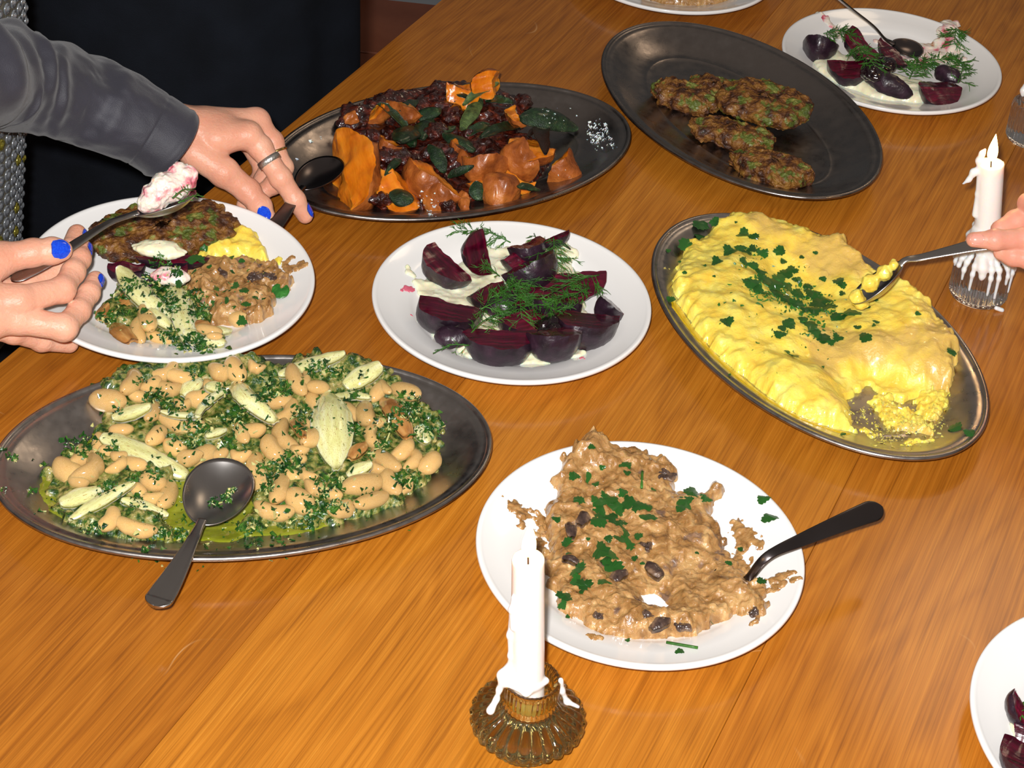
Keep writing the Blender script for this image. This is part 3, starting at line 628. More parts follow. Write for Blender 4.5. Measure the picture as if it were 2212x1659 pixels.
def beanmesh(seed, kid):
    n, m = 28, 16; th = np.linspace(0, 2*np.pi, n, endpoint=False); ph = np.linspace(.03, np.pi-.03, m); T, Q = np.meshgrid(th, ph)
    d = np.stack([np.cos(Q), np.sin(Q)*np.cos(T), np.sin(Q)*np.sin(T)], -1).reshape(-1, 3); V = d*[.5, .34, .30]
    V[:, 1] += kid*(V[:, 0]**2)*1.2; V[:, 1] *= 1-.18*kid*np.exp(-(V[:, 0]/.15)**2)*2; V *= (1+.035*fbm(V+seed*3, 4, 2, seed))[:, None]
    return V, grid_faces(m, n, True)[:, ::-1].tolist()+[list(range(n)), [(m-1)*n+i for i in range(n)][::-1]]
BM = [beanmesh(s, k) for s, k in ((1, 0), (2, .5), (3, .85), (4, .2), (5, .35), (6, 1.0))]; BMM = [raw('white_bean', v, f, MATS['bean']) for v, f in BM]
beans = [(A_, *b) for b in [(775, 440, 210, 150, 10), (955, 305, 190, 125, -65), (1195, 240, 170, 110, -20), (1290, 262, 190, 100, 5), (1090, 325, 130, 100, -20), (1210, 360, 160, 110, 0), (990, 400, 110, 85, 0), (1440, 425, 170, 130, -10), (1580, 240, 140, 130, 0), (1680, 215, 155, 130, 60), (1095, 515, 150, 105, -75), (1313, 470, 110, 90, 0), (1245, 590, 230, 115, 30), (1130, 680, 155, 120, -60), (1400, 625, 110, 85, 0), (865, 640, 140, 85, 0), (1245, 770, 140, 110, 20), (1335, 850, 145, 130, 30), (1455, 830, 165, 125, -20), (1570, 820, 110, 85, 0), (600, 840, 165, 130, -70), (705, 760, 150, 85, -80), (485, 950, 210, 150, 30), (665, 940, 200, 150, -50), (765, 790, 95, 80, 0), (955, 895, 145, 115, 30), (850, 900, 130, 85, -30), (1090, 1020, 150, 135, 20), (1205, 1115, 235, 125, -75), (1075, 1140, 145, 95, 10), (990, 1070, 110, 85, 30), (795, 1290, 155, 115, -50), (965, 1355, 250, 115, 8), (1730, 660, 130, 95, 70), (1810, 650, 155, 105, 10), (1715, 840, 125, 95, 10), (1820, 910, 205, 105, -75), (850, 830, 100, 75, 0), (1510, 330, 120, 90, 20), (560, 1010, 120, 90, 10)]]
beans += [(B_, *b) for b in [(455, 285, 195, 115, 60), (540, 265, 150, 80, -75), (620, 335, 130, 95, 0), (605, 460, 190, 115, 40), (400, 540, 205, 115, -40), (330, 440, 160, 105, 0), (580, 590, 115, 85, 0), (360, 705, 205, 135, 60), (570, 705, 155, 125, -50), (285, 785, 175, 125, 45), (481, 790, 115, 85, 10), (850, 510, 155, 95, 45), (955, 535, 185, 130, 80), (995, 695, 145, 105, 70), (1245, 370, 200, 120, 25), (1236, 790, 155, 115, -40), (1315, 860, 135, 95, -60), (1425, 885, 140, 125, -40), (1090, 860, 250, 120, 45), (1010, 910, 125, 95, 50), (941, 1040, 245, 150, -15), (1125, 1030, 155, 125, 50), (1235, 1060, 135, 95, -20), (1005, 1150, 225, 105, -25), (790, 1215, 185, 125, -20), (600, 1075, 135, 115, 0), (490, 1160, 185, 150, 25), (350, 1060, 235, 115, -80), (300, 1240, 235, 125, 8), (210, 1010, 220, 95, 70), (410, 960, 155, 90, 30), (530, 970, 115, 85, 40), (1050, 370, 125, 95, -50), (1090, 330, 125, 70, 60), (1030, 590, 110, 85, 20), (480, 850, 95, 75, 0), (720, 1100, 120, 90, 30), (170, 200, 110, 85, 10)]]
ORD = 'first second third fourth fifth sixth seventh eighth ninth tenth eleventh twelfth thirteenth fourteenth fifteenth sixteenth seventeenth eighteenth nineteenth twentieth'.split()+['twenty-'+w for w in 'first second third fourth fifth sixth seventh eighth ninth'.split()]+['thirtieth']+['thirty-'+w for w in 'first second third fourth fifth sixth seventh eighth ninth'.split()]
def ranks(pts, zones):
    out = [None]*len(pts)
    for z in set(zones):
        for r, i in enumerate(sorted([i for i in range(len(pts)) if zones[i] == z], key=lambda i: pts[i][0])): out[i] = ORD[r]
    return out
def zone(px, py):
    if py < 850 and px < 520: return 'back left of the heap'
    if px < 300: return 'left end of the bean heap'
    if px < 430 and py > 960: return 'just left of the spoon bowl'
    if px > 820: return 'right end of the bean heap'
    if py > 1020: return 'front edge right of the spoon'
    if py < 900: return 'back edge of the heap'
    return 'middle of the bean heap'
def place_bean(cr, s, x, y, l, w, a, hit, label, group, k, sink=.34, g=1.30):
    px, py = cr(x, y); p, n = hit(px, py); D = np.linalg.norm(p-CAMP)/FPX*s*g; dx = math.cos(math.radians(a)); dy = math.sin(math.radians(a))
    q0 = P(px, py, p[2]); q1 = P(px+dx*20, py+dy*20, p[2]); X = nrm(q1-q0)
    fore = np.linalg.norm(q1-q0)/(20*np.linalg.norm(p-CAMP)/FPX); Ls = l*D*(1+.55*(fore-1)); Ws = w*D/.68*1.0; Ws = max(Ws, Ls*.62)
    X = nrm(X+np.array([0, 0, rng.uniform(-.3, .3)])); Mx = mscale(frame(X, nrm(n*.6+[0, 0, 1]+rng.uniform(-.3, .3, 3)), p+np.array([0, 0, Ws*.30*sink])), Ls, Ws*.9*rng.choice([-1, 1]) if False else Ws*.9, Ws*.9)
    i = k % 6; return inst('white_bean', BMM[i], Mx, *BM[i], None, label=label, category='bean', group=group)
bz = [zone(*cr(b[0], b[1])) for cr, *b in beans]; br = ranks([cr(b[0], b[1]) for cr, *b in beans], bz)
for k, (cr, *b) in enumerate(beans): place_bean(cr, .3014, *b, hb, br[k]+' white bean from the left, '+bz[k], 'white beans, '+bz[k], k)
hb = Hit()
def on(cr, x, y, hit, dz=.002):
    p, n = hit(*cr(x, y)); return p+np.array([0, 0, dz])
def onion(cr, s, a, b, w, hit, label, mat='onion', dz=.004, **kw):
    p0, p1 = on(cr, *a, hit, dz), on(cr, *b, hit, dz)
    wd = w*s*np.linalg.norm(p0-CAMP)/FPX*1.35
    petal('onion_slice', p0, p1, wd, label, 'onion slice', None, MATS[mat], **kw)
S_ = .3014
for q in [(A_, (800, 560), (1080, 470), 120, 'flat translucent onion piece near the left of the back of the bean heap', dict(arch=.15, layers=1)),
          (A_, (735, 680), (1350, 970), 165, 'broad pale green onion strip slanting left of the spoon bowl', dict(arch=.12, layers=2, pts=.3)),
          (A_, (425, 1170), (720, 1070), 140, 'thick whitish onion end at the left of the bean platter', dict(arch=.2, layers=2, pts=.35)),
          (A_, (490, 1300), (970, 1020), 90, 'long thin onion strip at the lower left of the bean platter', dict(arch=.12, layers=1, pts=.5)),
          (A_, (870, 1150), (1210, 1265), 90, 'small amber-tipped onion slice left of the spoon handle', dict(arch=.2, layers=1)),
          (A_, (1150, 520), (1440, 560), 55, 'thin curved onion sliver at the back of the beans, lower half', dict(arch=.1, layers=1)),
          (A_, (1400, 570), (1700, 330), 60, 'thin curved onion sliver rising to a charred tip', dict(arch=.1, layers=1, side=.1)),
          (B_, (20, 300), (320, 590), 130, 'bright crescent onion slice beside the charred tip', dict(arch=.35, layers=2, side=-.12)),
          (A_, (1470, 690), (1620, 640), 70, 'tiny onion triangle above the spoon bowl', dict(arch=.2, layers=1)),
          (A_, (1310, 400), (1430, 280), 110, 'grey translucent onion flake between the beans at the back', dict(arch=.3, layers=1)),
          (A_, (1480, 330), (1620, 380), 110, 'curled onion ring around a bean at the back rim', dict(arch=.5, layers=1)),
          (B_, (695, 370), (745, 930), 250, 'largest onion wedge, white and teardrop-shaped, in the bean platter', dict(arch=.28, layers=3, pts=.75)),
          (B_, (330, 250), (810, 90), 120, 'long onion slice topped with herbs against the back rim', dict(arch=.1, layers=2)),
          (B_, (800, 330), (1060, 170), 160, 'frilled pale onion end at the back right of the beans', dict(arch=.2, layers=2, pts=.3)),
          (B_, (730, 410), (1000, 420), 70, 'narrow onion slice above the largest wedge', dict(arch=.3, layers=1)),
          (B_, (1330, 620), (1420, 740), 90, 'small translucent onion piece at the right end of the beans', dict(arch=.2, layers=1)),
          (B_, (820, 970), (1000, 880), 100, 'short onion slice below the largest wedge', dict(arch=.2, layers=1)),
          (B_, (640, 640), (660, 400), 60, 'thin onion sliver left of the largest wedge', dict(arch=.2, layers=1))]:
    onion(q[0], S_, q[1], q[2], q[3], hb, q[4], **q[5])
for q in [((1080, 420), (1270, 700), 130, 'brown caramelised onion with a dark edge at the right of the beans'), ((850, 850), (960, 740), 90, 'small browned onion piece right of the largest wedge'), ((430, 580), (520, 700), 70, 'brown onion scrap in the middle of the beans')]:
    onion(B_, S_, q[0], q[1], q[2], hb, q[3], 'onion_brown', arch=.3, layers=2)
hb = Hit()
ca = [(580, 740, 110), (1240, 450, 80), (1400, 210, 70), (1100, 380, 80), (1370, 590, 70), (1450, 620, 60), (1380, 700, 80), (1640, 540, 60), (1700, 600, 70), (1640, 720, 70), (820, 740, 50), (980, 960, 60), (1100, 930, 60), (740, 1060, 60), (800, 1020, 50), (980, 1150, 60), (650, 1330, 80), (1150, 1360, 60), (1220, 700, 45), (1000, 280, 40), (850, 490, 40), (1500, 420, 40), (1600, 330, 60), (1300, 1380, 60)]
cb = [(620, 190, 90), (770, 200, 60), (330, 330, 110), (500, 500, 90), (490, 610, 50), (880, 370, 50), (940, 235, 40), (1260, 400, 80), (1300, 500, 90), (1450, 600, 80), (1100, 580, 90), (880, 620, 70), (1080, 720, 70), (430, 850, 100), (270, 920, 90), (700, 1000, 100), (640, 1170, 110), (250, 1040, 60), (790, 1160, 60), (1250, 980, 90), (460, 1290, 40), (390, 890, 60), (560, 1300, 60), (1380, 640, 80), (1200, 520, 80), (60, 500, 60), (230, 400, 60), (140, 1330, 80), (1000, 820, 50)]
fk = [(*A_(x, y), r*S_, int(r*r/120)) for x, y, r in ca]+[(*B_(x, y), r*S_, int(r*r/120)) for x, y, r in cb]+[(520, 960, 330, 420), (380, 1165, 120, 130), (560, 1150, 90, 90)]
flakes('chopped_herbs', fk, hb, [MATS['chopped'], MATS['garlic']], 'chopped parsley and garlic flecks strewn over the white beans', (.0012, .0036), keep=lambda p: float(BZ['bean'](p[0], p[1])) < .0190)
flakes('stray_herbs', [(*A_(85, 820), 14, 24), (*A_(20, 1055), 7, 8), (*A_(225, 1070), 8, 8), (*A_(320, 880), 12, 5), (*A_(280, 1220), 12, 5), (*A_(1050, 1480), 12, 14), (*B_(160, 1450), 12, 16), (*A_(10, 760), 10, 10)], hb, [MATS['chopped'], MATS['garlic']], 'stray green herb flecks on the bare rim of the bean platter', (.001, .003), seed=5, keep=lambda p: p[2] > .002)
t0, n0 = P(503, 992, .036), P(433, 1132, .030)
spoon('round-bowled serving spoon lying in the beans, handle over the rim', t0, n0, [P(427, 1145, .030), P(405, 1190, .031), P(372, 1250, .029), P(333, 1312, .026)], (0.05, -.25, 1), .047, .010, MATS['cutlery'], hw=(.0036, .0032, .0048, .0094, .0100), border=True)
hs = Hit()
flakes('herbs_in_spoon', [(490, 1075, 14, 55), (465, 1085, 16, 30), (500, 1060, 10, 20)], hs, [MATS['chopped'], MATS['garlic']], 'chopped herbs sitting in the bowl of the bean spoon', (.0012, .003), seed=9)

# ---------------------------------------------------------------- platter of sweet potato
CUR[0] = 'potato'
jam_out = cl(C_, [(400, 400), (380, 340), (520, 330), (620, 260), (800, 250), (1000, 200), (1250, 200), (1450, 240), (1520, 300), (1480, 400), (1600, 480), (1680, 600), (1560, 720), (1400, 790), (1200, 820), (900, 870), (640, 880), (560, 800), (500, 600)])
mound('sticky_onion_base', jam_out, .006, BZ['potato'], .012, .03, MATS['jam'], rag=.003, lumps=((80, .003), (220, .001)), label='dark sticky red onion jam under the sweet potato', category='relish', kind='stuff')
def zC(x, y, z): return P(*C_(x, y), z)
pw = [((350, 400, .040), (470, 895, .012), .034, 150, -62, 'largest sweet potato wedge, broad orange face beside the spoon', 0),
      ((560, 590, .030), (720, 700, .022), .018, 110, 30, 'orange sweet potato strip tucked right of the largest wedge', 0),
      ((690, 640, .034), (830, 905, .012), .021, 120, 0, 'sweet potato wedge carrying a round sage leaf on its face', 0),
      ((800, 560, .030), (1110, 830, .014), .027, 110, 72, 'long brown-backed sweet potato wedge at the front centre', .004),
      ((900, 760, .016), (1100, 880, .010), .018, 140, 95, 'dark-skinned sweet potato piece under the long front wedge', 0),
      ((1110, 590, .026), (1410, 610, .022), .022, 130, 78, 'brown sweet potato wedge with a pointed orange end', 0),
      ((1180, 730, .016), (1300, 700, .016), .018, 150, 20, 'orange sweet potato slice behind the wrinkled end', 0),
      ((1250, 760, .022), (1460, 780, .014), .019, 190, 110, 'wrinkled brown sweet potato end at the front rim', 0),
      ((1400, 660, .020), (1590, 750, .010), .016, 120, 10, 'small bright orange slice at the front right', 0),
      ((1420, 450, .040), (1710, 540, .034), .024, 150, 10, 'thick orange sweet potato chunk with a burnt leaf on it', 0),
      ((1630, 690, .012), (1760, 520, .024), .023, 150, 75, 'brown sweet potato tail at the right end of the heap', 0),
      ((1380, 510, .032), (1590, 660, .022), .020, 150, 100, 'shiny skin-up sweet potato piece right of centre', .003),
      ((1310, 235, .026), (1335, 25, .060), .021, 110, -50, 'upright pointed sweet potato wedge at the back rim', 0),
      ((1030, 130, .036), (1250, 200, .032), .020, 110, -20, 'sweet potato wedge lying flat against the back rim', 0),
      ((690, 210, .036), (910, 290, .030), .018, 120, 55, 'small curled sweet potato piece at the back left', 0),
      ((575, 250, .032), (555, 345, .026), .018, 140, 60, 'rounded orange sweet potato end at the back left', 0),
      ((395, 300, .030), (480, 370, .022), .008, 120, 130, 'thin brown sweet potato tip at the left of the heap', 0),
      ((1430, 240, .030), (1540, 350, .026), .015, 110, 40, 'orange sweet potato edge behind the large sage leaf', 0),
      ((1110, 470, .020), (1290, 700, .016), .020, 130, 70, 'sweet potato piece mostly hidden in the middle', 0),
      ((640, 420, .030), (800, 520, .026), .020, 120, 60, 'orange-brown sweet potato under the dark sage at left', 0),
      ((1130, 790, .018), (1165, 910, .012), .006, 140, 150, 'little peeled strip hanging at the front rim', 0)]
for k, (a, b, R, ang, phi, lb, bd) in enumerate(pw):
    wedge('sweet_potato_wedge', zC(*a), zC(*b), R, ang, phi, MATS['potato_skin'], MATS['potato_flesh'], lb, 'sweet potato', None, seed=k+3, bend=bd, rough=1.8, pw=1.45)
hp = Hit()
for k, (x, y, rx, ry, lb) in enumerate([(430, 375, 75, 45, 'dark onion jam clump at the left end of the sweet potato'), (590, 430, 100, 60, 'dark onion jam clump above the largest wedge'), (710, 565, 110, 70, 'glossy deep red jam clump beside the largest wedge'), (1030, 240, 110, 65, 'jam clump left of the upright wedge'), (1330, 310, 130, 85, 'broad reddish jam clump below the upright wedge'), (1495, 245, 50, 50, 'small frilly jam clump against the back right'), (1240, 500, 80, 50, 'bright red jam clump right of centre'), (1060, 560, 95, 80, 'crisp brown jam clump in the centre'), (1090, 650, 60, 50, 'jam clump above the long front wedge'), (640, 840, 45, 70, 'dark jam clump between two front wedges'), (1160, 430, 60, 40, 'small jam clump under the crossed sage leaves'), (1650, 315, 35, 22, 'tiny red jam piece behind the large sage leaf'), (920, 560, 45, 40, 'small jam piece above the long front wedge'), (960, 420, 70, 50, 'jam clump amid the dark sage'), (1080, 320, 80, 60, 'jam clump behind the centre sage leaves'), (1040, 880, 60, 25, 'thin dark jam smear along the front rim')]):
    p, n = hp(*C_(x, y)); D = .3526*np.linalg.norm(p-CAMP)/FPX
    V, F = blob(p+[0, 0, .003], rx*D, ry*D*1.3, .0062, .2*k, (64, 36), .34, 150, k); mesh('onion_jam_clump', V, F, MATS['jam'], None, label=lb, category='relish')
hp = Hit()
sages = [((610, 260), (790, 430), 85, 'sage', 'dark sage leaf slanting down at the back left'), ((750, 300), (860, 240), 45, 'sage', 'small sage leaf across the curled potato piece'), ((860, 350), (1000, 290), 75, 'sage', 'dark folded sage leaf left of the crossed pair'), ((1130, 270), (1350, 130), 48, 'sage_pale', 'pale-veined sage leaf crossing the upright wedge'), ((1120, 420), (1250, 230), 60, 'sage_pale', 'silvery folded sage leaf pointing down at centre'), ((1480, 350), (1840, 400), 115, 'sage', 'largest sage leaf, green, pointing right over the rim side'), ((1235, 465), (1490, 410), 62, 'sage', 'sage leaf tucked left of the largest one'), ((1010, 440), (1205, 550), 85, 'sage', 'broad sage leaf lying in the centre'), ((920, 510), (1020, 680), 60, 'sage', 'sage leaf with pale stem bending to the front'), ((660, 700), (750, 600), 36, 'sage', 'narrow sage leaf right of the red jam clump'), ((685, 800), (832, 850), 100, 'sage', 'round sage leaf on the front wedge face'), ((1220, 735), (1225, 855), 78, 'sage', 'oval sage leaf left of the wrinkled potato end'), ((1040, 710), (1200, 640), 38, 'sage', 'slender sage leaf above the front rim'), ((735, 490), (845, 400), 105, 'sage', 'wide dark sage leaf left of centre'), ((825, 525), (815, 400), 62, 'sage', 'upright dark sage leaf left of centre'), ((1640, 430), (1640, 572), 66, 'sage_brown', 'burnt brown leaf on the thick orange chunk'), ((1525, 462), (1592, 440), 28, 'sage_brown', 'small burnt speck leaf on the thick orange chunk'), ((1465, 770), (1605, 785), 42, 'sage', 'sage leaf lying on the steel at the front right'), ((1160, 460), (1290, 380), 52, 'sage', 'sage leaf right of the centre jam'), ((1095, 200), (1235, 225), 55, 'sage', 'sage leaf under the flat back wedge'), ((870, 480), (945, 350), 75, 'sage', 'dark sage leaf in the thick of the pile'), ((1270, 240), (1440, 252), 42, 'sage', 'thin sage leaf below the upright wedge'), ((930, 455), (1085, 400), 52, 'sage', 'sage leaf behind the broad centre one')]
for k, (a, b, w, mt, lb) in enumerate(sages):
    p0, p1 = on(C_, *a, hp, .004), on(C_, *b, hp, .004); wd = w*.3526*np.linalg.norm(p0-CAMP)/FPX*1.75
    petal('sage_leaf', p0, p1, wd, lb, 'herb leaf', None, MATS[mt], arch=.18, curl=-.35 if k % 3 == 0 else .35, thick=.0006, layers=1, pts=.6, seed=k, roll=(k*37 % 50)-10, side=.05*((k % 3)-1))
CUR[0] = 'potato'; hp = Hit()
flakes('salt_flakes', [(*C_(1960, 400), 26, 60), (*C_(1950, 450), 22, 40), (*C_(1990, 480), 26, 30), (*C_(265, 450), 4, 2), (*C_(205, 470), 4, 2), (*C_(115, 580), 3, 2), (*C_(930, 900), 20, 14), (*C_(1700, 330), 40, 12), (*C_(500, 300), 20, 5), (*C_(930, 830), 30, 12), (*C_(1760, 680), 20, 3)], hp, [MATS['salt']], 'coarse white salt flakes on the steel of the sweet potato platter', (.0009, .0022), seed=3)
spoon('serving spoon in the sweet potato platter, handle in the ringed hand', P(724, 338, .030), P(650, 408, .028), [P(643, 416, .030), P(628, 440, .034), P(605, 472, .031), P(569, 514, .026)], (-.1, -.1, 1), .037, .008, MATS['cutlery_dark'], hw=(.003, .0030, .0048, .0080, .0078), name='serving_spoon')

# ---------------------------------------------------------------- fritters
CUR[0] = 'fritter'
def fritter(cr, s, x, y, rx, ry, ang, z, th, label, seed, tilt=(0, 0), ragg=.21):
    px, py = cr(x, y); c = P(px, py, z); D = s*np.linalg.norm(c-CAMP)/FPX; n, m = 220, 110
    T, Q = np.meshgrid(np.linspace(0, 2*np.pi, n, endpoint=False), np.linspace(.012, np.pi-.012, m))
    d = np.stack([np.sin(Q)**.55*np.cos(T), np.sin(Q)**.55*np.sin(T), np.sign(np.cos(Q))*np.abs(np.cos(Q))**.8], -1).reshape(-1, 3)
    e = 1+ragg*fbm(np.stack([d[:, 0], d[:, 1], 0*d[:, 0]], 1)+seed*9, 2.6, 4, seed); R1, R2 = rx*D, ry*D*1.45
    V = d*np.stack([R1*e, R2*e, th+0*e], 1); V = V+np.stack([0*e, 0*e, .0022*fbm(V+seed, 110, 3, seed)+.0012*fbm(V+seed, 330, 2, seed+4)], 1)
    V[:, :2] += .0012*np.stack([fbm(V+seed, 300, 2, 8), fbm(V+seed+5, 300, 2, 9)], 1)*np.abs(np.sin(np.tile(Q.ravel(), 1)))[:, None]
    a = math.radians(ang); X = np.array([math.cos(a), math.sin(a), 0]); up = nrm([tilt[0], tilt[1], 1.])
    Mx = frame(X, up, c); F = grid_faces(m, n, True)[:, ::-1].tolist()+[list(range(n)), [(m-1)*n+i for i in range(n)][::-1]]
    return put('vegetable_fritter', V, F, MATS['fritter'], Mx, label=label, category='fritter', group=None)
fritter(E_, .4213, 470, 500, 185, 70, -25, .014, .0100, 'smallest oval green-brown fritter at the left of the platter', 1, (-.1, -.1))
fritter(E_, .4213, 620, 470, 150, 80, -20, .015, .0100, 'dark fritter mostly hidden under the largest one', 2)
fritter(E_, .4213, 720, 690, 215, 75, -12, .014, .0100, 'fritter lying below the largest one', 3, (.0, .05))
fritter(E_, .4213, 880, 530, 265, 125, -20, .028, .0100, 'largest fritter, green patched, on top of the others', 4, (.05, -.12), .12)
fritter(E_, .4213, 930, 865, 220, 88, -20, .014, .0105, 'round fritter at the lower right end of the platter', 5, (.0, -.05))

# ---------------------------------------------------------------- polenta
CUR[0] = 'polenta'
pol = cl(G_, [(190, 480), (240, 350), (270, 270), (350, 235), (430, 185), (520, 150), (640, 150), (760, 180), (900, 215), (1050, 290), (1160, 310), (1240, 380), (1300, 430), (1380, 490), (1470, 520), (1560, 580), (1640, 640), (1700, 740), (1780, 840), (1815, 900), (1800, 1040), (1750, 1090), (1600, 1080), (1500, 1110), (1400, 1090), (1340, 1020), (1250, 1050), (1200, 1110), (1215, 1260), (1250, 1300), (1100, 1290), (940, 1250), (800, 1190), (700, 1090), (520, 960), (380, 830), (280, 710), (230, 610), (205, 540)])
bp = []
for x, y, r, a in [(850, 450, .020, -.007), (1000, 580, .020, -.008), (920, 520, .02, -.004), (1100, 680, .02, -.005), (1000, 900, .012, -.006), (1100, 1000, .014, -.007), (600, 700, .03, .004), (800, 850, .02, .005), (1300, 850, .03, .004), (1500, 800, .03, .004), (450, 450, .03, .004), (650, 250, .02, .003), (1130, 300, .008, .005), (980, 880, .01, .004), (1250, 620, .02, -.003), (850, 1050, .02, .004), (1650, 950, .02, .003), (1330, 1010, .016, -.010), (1480, 1060, .016, -.009), (1180, 1060, .014, -.008), (1650, 1060, .014, -.006)]: bp.append((*G_(x, y), r, a))
mound('polenta', pol, .008, BZ['polenta'], .020, .030, MATS['polenta'], g=.0014, rag=.003, ragsc=140, lumps=((26, .0036), (80, .0016), (260, .0004)), bumps=bp, label='mound of soft yellow polenta scraped away at one end', category='polenta', kind='stuff')
for k, (o, h, lb) in enumerate([([(1330, 1120), (1400, 1080), (1470, 1090), (1460, 1150), (1550, 1170), (1640, 1240), (1690, 1290), (1680, 1340), (1590, 1310), (1450, 1270), (1380, 1200)], .006, 'loose polenta crumb ridge left in the scraped end'), ([(1590, 1090), (1680, 1060), (1770, 1110), (1760, 1180), (1700, 1250), (1640, 1230), (1600, 1170)], .007, 'polenta remnant joining the scraped end to the mound'), ([(1480, 1390), (1560, 1360), (1640, 1370), (1700, 1350), (1690, 1390), (1560, 1400)], .004, 'thin line of polenta scraps along the platter end'), ([(1270, 1290), (1310, 1280), (1360, 1340), (1330, 1345)], .003, 'small polenta scrap at the scraped corner')]):
    mound('polenta_scrap', cl(G_, o), .006, BZ['polenta'], h, .01, MATS['polenta'], g=.0009, rag=.003, ragsc=260, lumps=((300, .0022),), seed=k+4, label=lb, category='polenta', kind='stuff')
mound('yellow_oil_film', cl(G_, [(170, 560), (230, 640), (400, 860), (700, 1120), (950, 1270), (1230, 1310), (1200, 1330), (900, 1290), (600, 1100), (330, 850), (180, 660)]), .008, BZ['polenta'], .0012, .006, MATS['oil_yellow'], g=.001, rag=.001, lumps=(), label='thin yellow oil seeping along the near edge of polenta', category='oil', kind='stuff')
CUR[0] = 'polenta'; hq = Hit()
flakes('polenta_crumbs', [(*G_(1420, 1250), 60, 150), (*G_(1600, 1290), 60, 120), (*G_(1250, 1200), 30, 40), (*G_(1400, 1330), 30, 50), (*G_(1730, 1150), 25, 30), (*G_(155, 380), 8, 4)], hq, [MATS['polenta']], 'fine polenta crumbs on the scraped steel', (.0008, .0022), seed=12)
par = [(345, 120, 58), (345, 190, 40), (280, 240, 55), (445, 110, 35), (165, 275, 15), (240, 335, 12), (185, 560, 30), (600, 180, 45), (660, 195, 30), (520, 280, 45), (580, 260, 35), (610, 280, 35), (650, 265, 35), (710, 290, 35), (810, 275, 38), (830, 330, 25), (450, 340, 38), (375, 362, 15), (265, 400, 15), (505, 685, 42), (600, 335, 35), (650, 360, 35), (690, 395, 38), (640, 460, 50), (680, 500, 45), (720, 450, 50), (770, 470, 55), (800, 440, 50), (840, 410, 45), (880, 385, 35), (900, 440, 25), (850, 480, 50), (780, 520, 50), (720, 520, 40), (850, 560, 45), (910, 520, 45), (1000, 515, 50), (1030, 545, 40), (900, 590, 50), (950, 610, 35), (1040, 580, 60), (1090, 600, 50), (1080, 560, 40), (1130, 660, 45), (1000, 620, 50), (980, 700, 62), (1010, 740, 45), (1050, 770, 50), (1060, 800, 25), (940, 670, 35), (860, 695, 48), (820, 720, 30), (810, 755, 38), (1215, 635, 62), (1180, 650, 30), (1150, 450, 40), (1170, 470, 25), (1060, 435, 22), (970, 480, 28), (920, 440, 22), (1170, 520, 22), (1140, 775, 35), (1100, 800, 28), (885, 880, 32), (850, 855, 18), (1300, 770, 42), (1255, 715, 22), (1365, 685, 20), (1350, 705, 14), (1318, 600, 18), (1350, 552, 24), (1600, 635, 18), (1790, 850, 35), (1820, 1295, 48), (1900, 1320, 36), (1015, 285, 16), (935, 310, 16), (560, 110, 10), (430, 420, 10), (1170, 1330, 18), (520, 990, 10)]
def pz(px, py):
    if px < 1570 and py < 560: return 'on the bare upper left end of the polenta platter' if px < 1530 else 'on the upper left of the polenta'
    if px > 2040: return 'at the lower right end of the polenta platter'
    if py < 610: return 'on the upper left of the polenta'
    if 1600 < px < 1830: return 'in the central parsley drift on the polenta'
    return 'scattered singly around the sides of the polenta'
leaves(par, G_, hq, .3761, pz, None)
flakes('chopped_parsley_herbs', [(*G_(740, 480), 45, 130), (*G_(870, 540), 45, 110), (*G_(1030, 590), 45, 110), (*G_(620, 300), 40, 50), (*G_(1010, 720), 30, 50), (*G_(800, 600), 150, 60)], hq, [MATS['parsley']], 'finely cut parsley bits among the larger leaves on the polenta', (.0012, .003), seed=6)

# ---------------------------------------------------------------- mushroom plate
CUR[0] = 'mushroom'
mo = cl(F_, [(560, 170), (650, 120), (740, 160), (890, 190), (1030, 215), (1070, 330), (1150, 360), (1240, 330), (1285, 350), (1235, 440), (1280, 520), (1300, 600), (1340, 680), (1400, 760), (1480, 800), (1500, 850), (1460, 940), (1410, 955), (1350, 900), (1240, 970), (1100, 1020), (960, 1025), (800, 1020), (640, 960), (530, 890), (500, 810), (440, 710), (450, 560), (430, 460), (470, 350), (500, 250)])
hole = cl(F_, [(890, 800), (960, 790), (1030, 850), (1000, 880), (930, 870)])
bp = [(*F_(x, y), r, a) for x, y, r, a in [(650, 200, .018, .006), (760, 330, .02, .006), (600, 450, .018, .004), (900, 300, .015, .004), (950, 500, .015, .003), (1150, 720, .02, -.004), (950, 800, .02, -.008), (800, 900, .02, .001), (1250, 650, .015, -.002), (1000, 950, .01, .003), (850, 960, .01, .004), (1330, 760, .012, .004)]]
mound('mushroom_ragout', mo, .010, BZ['mushroom'], .0125, .016, MATS['mushroom'], g=.0011, rag=.004, ragsc=130, lumps=((50, .0028), (130, .0024), (420, .0009)), bumps=bp, holes=[hole], label='lumpy brown mushroom and cream ragout on the white plate', category='ragout', kind='stuff')
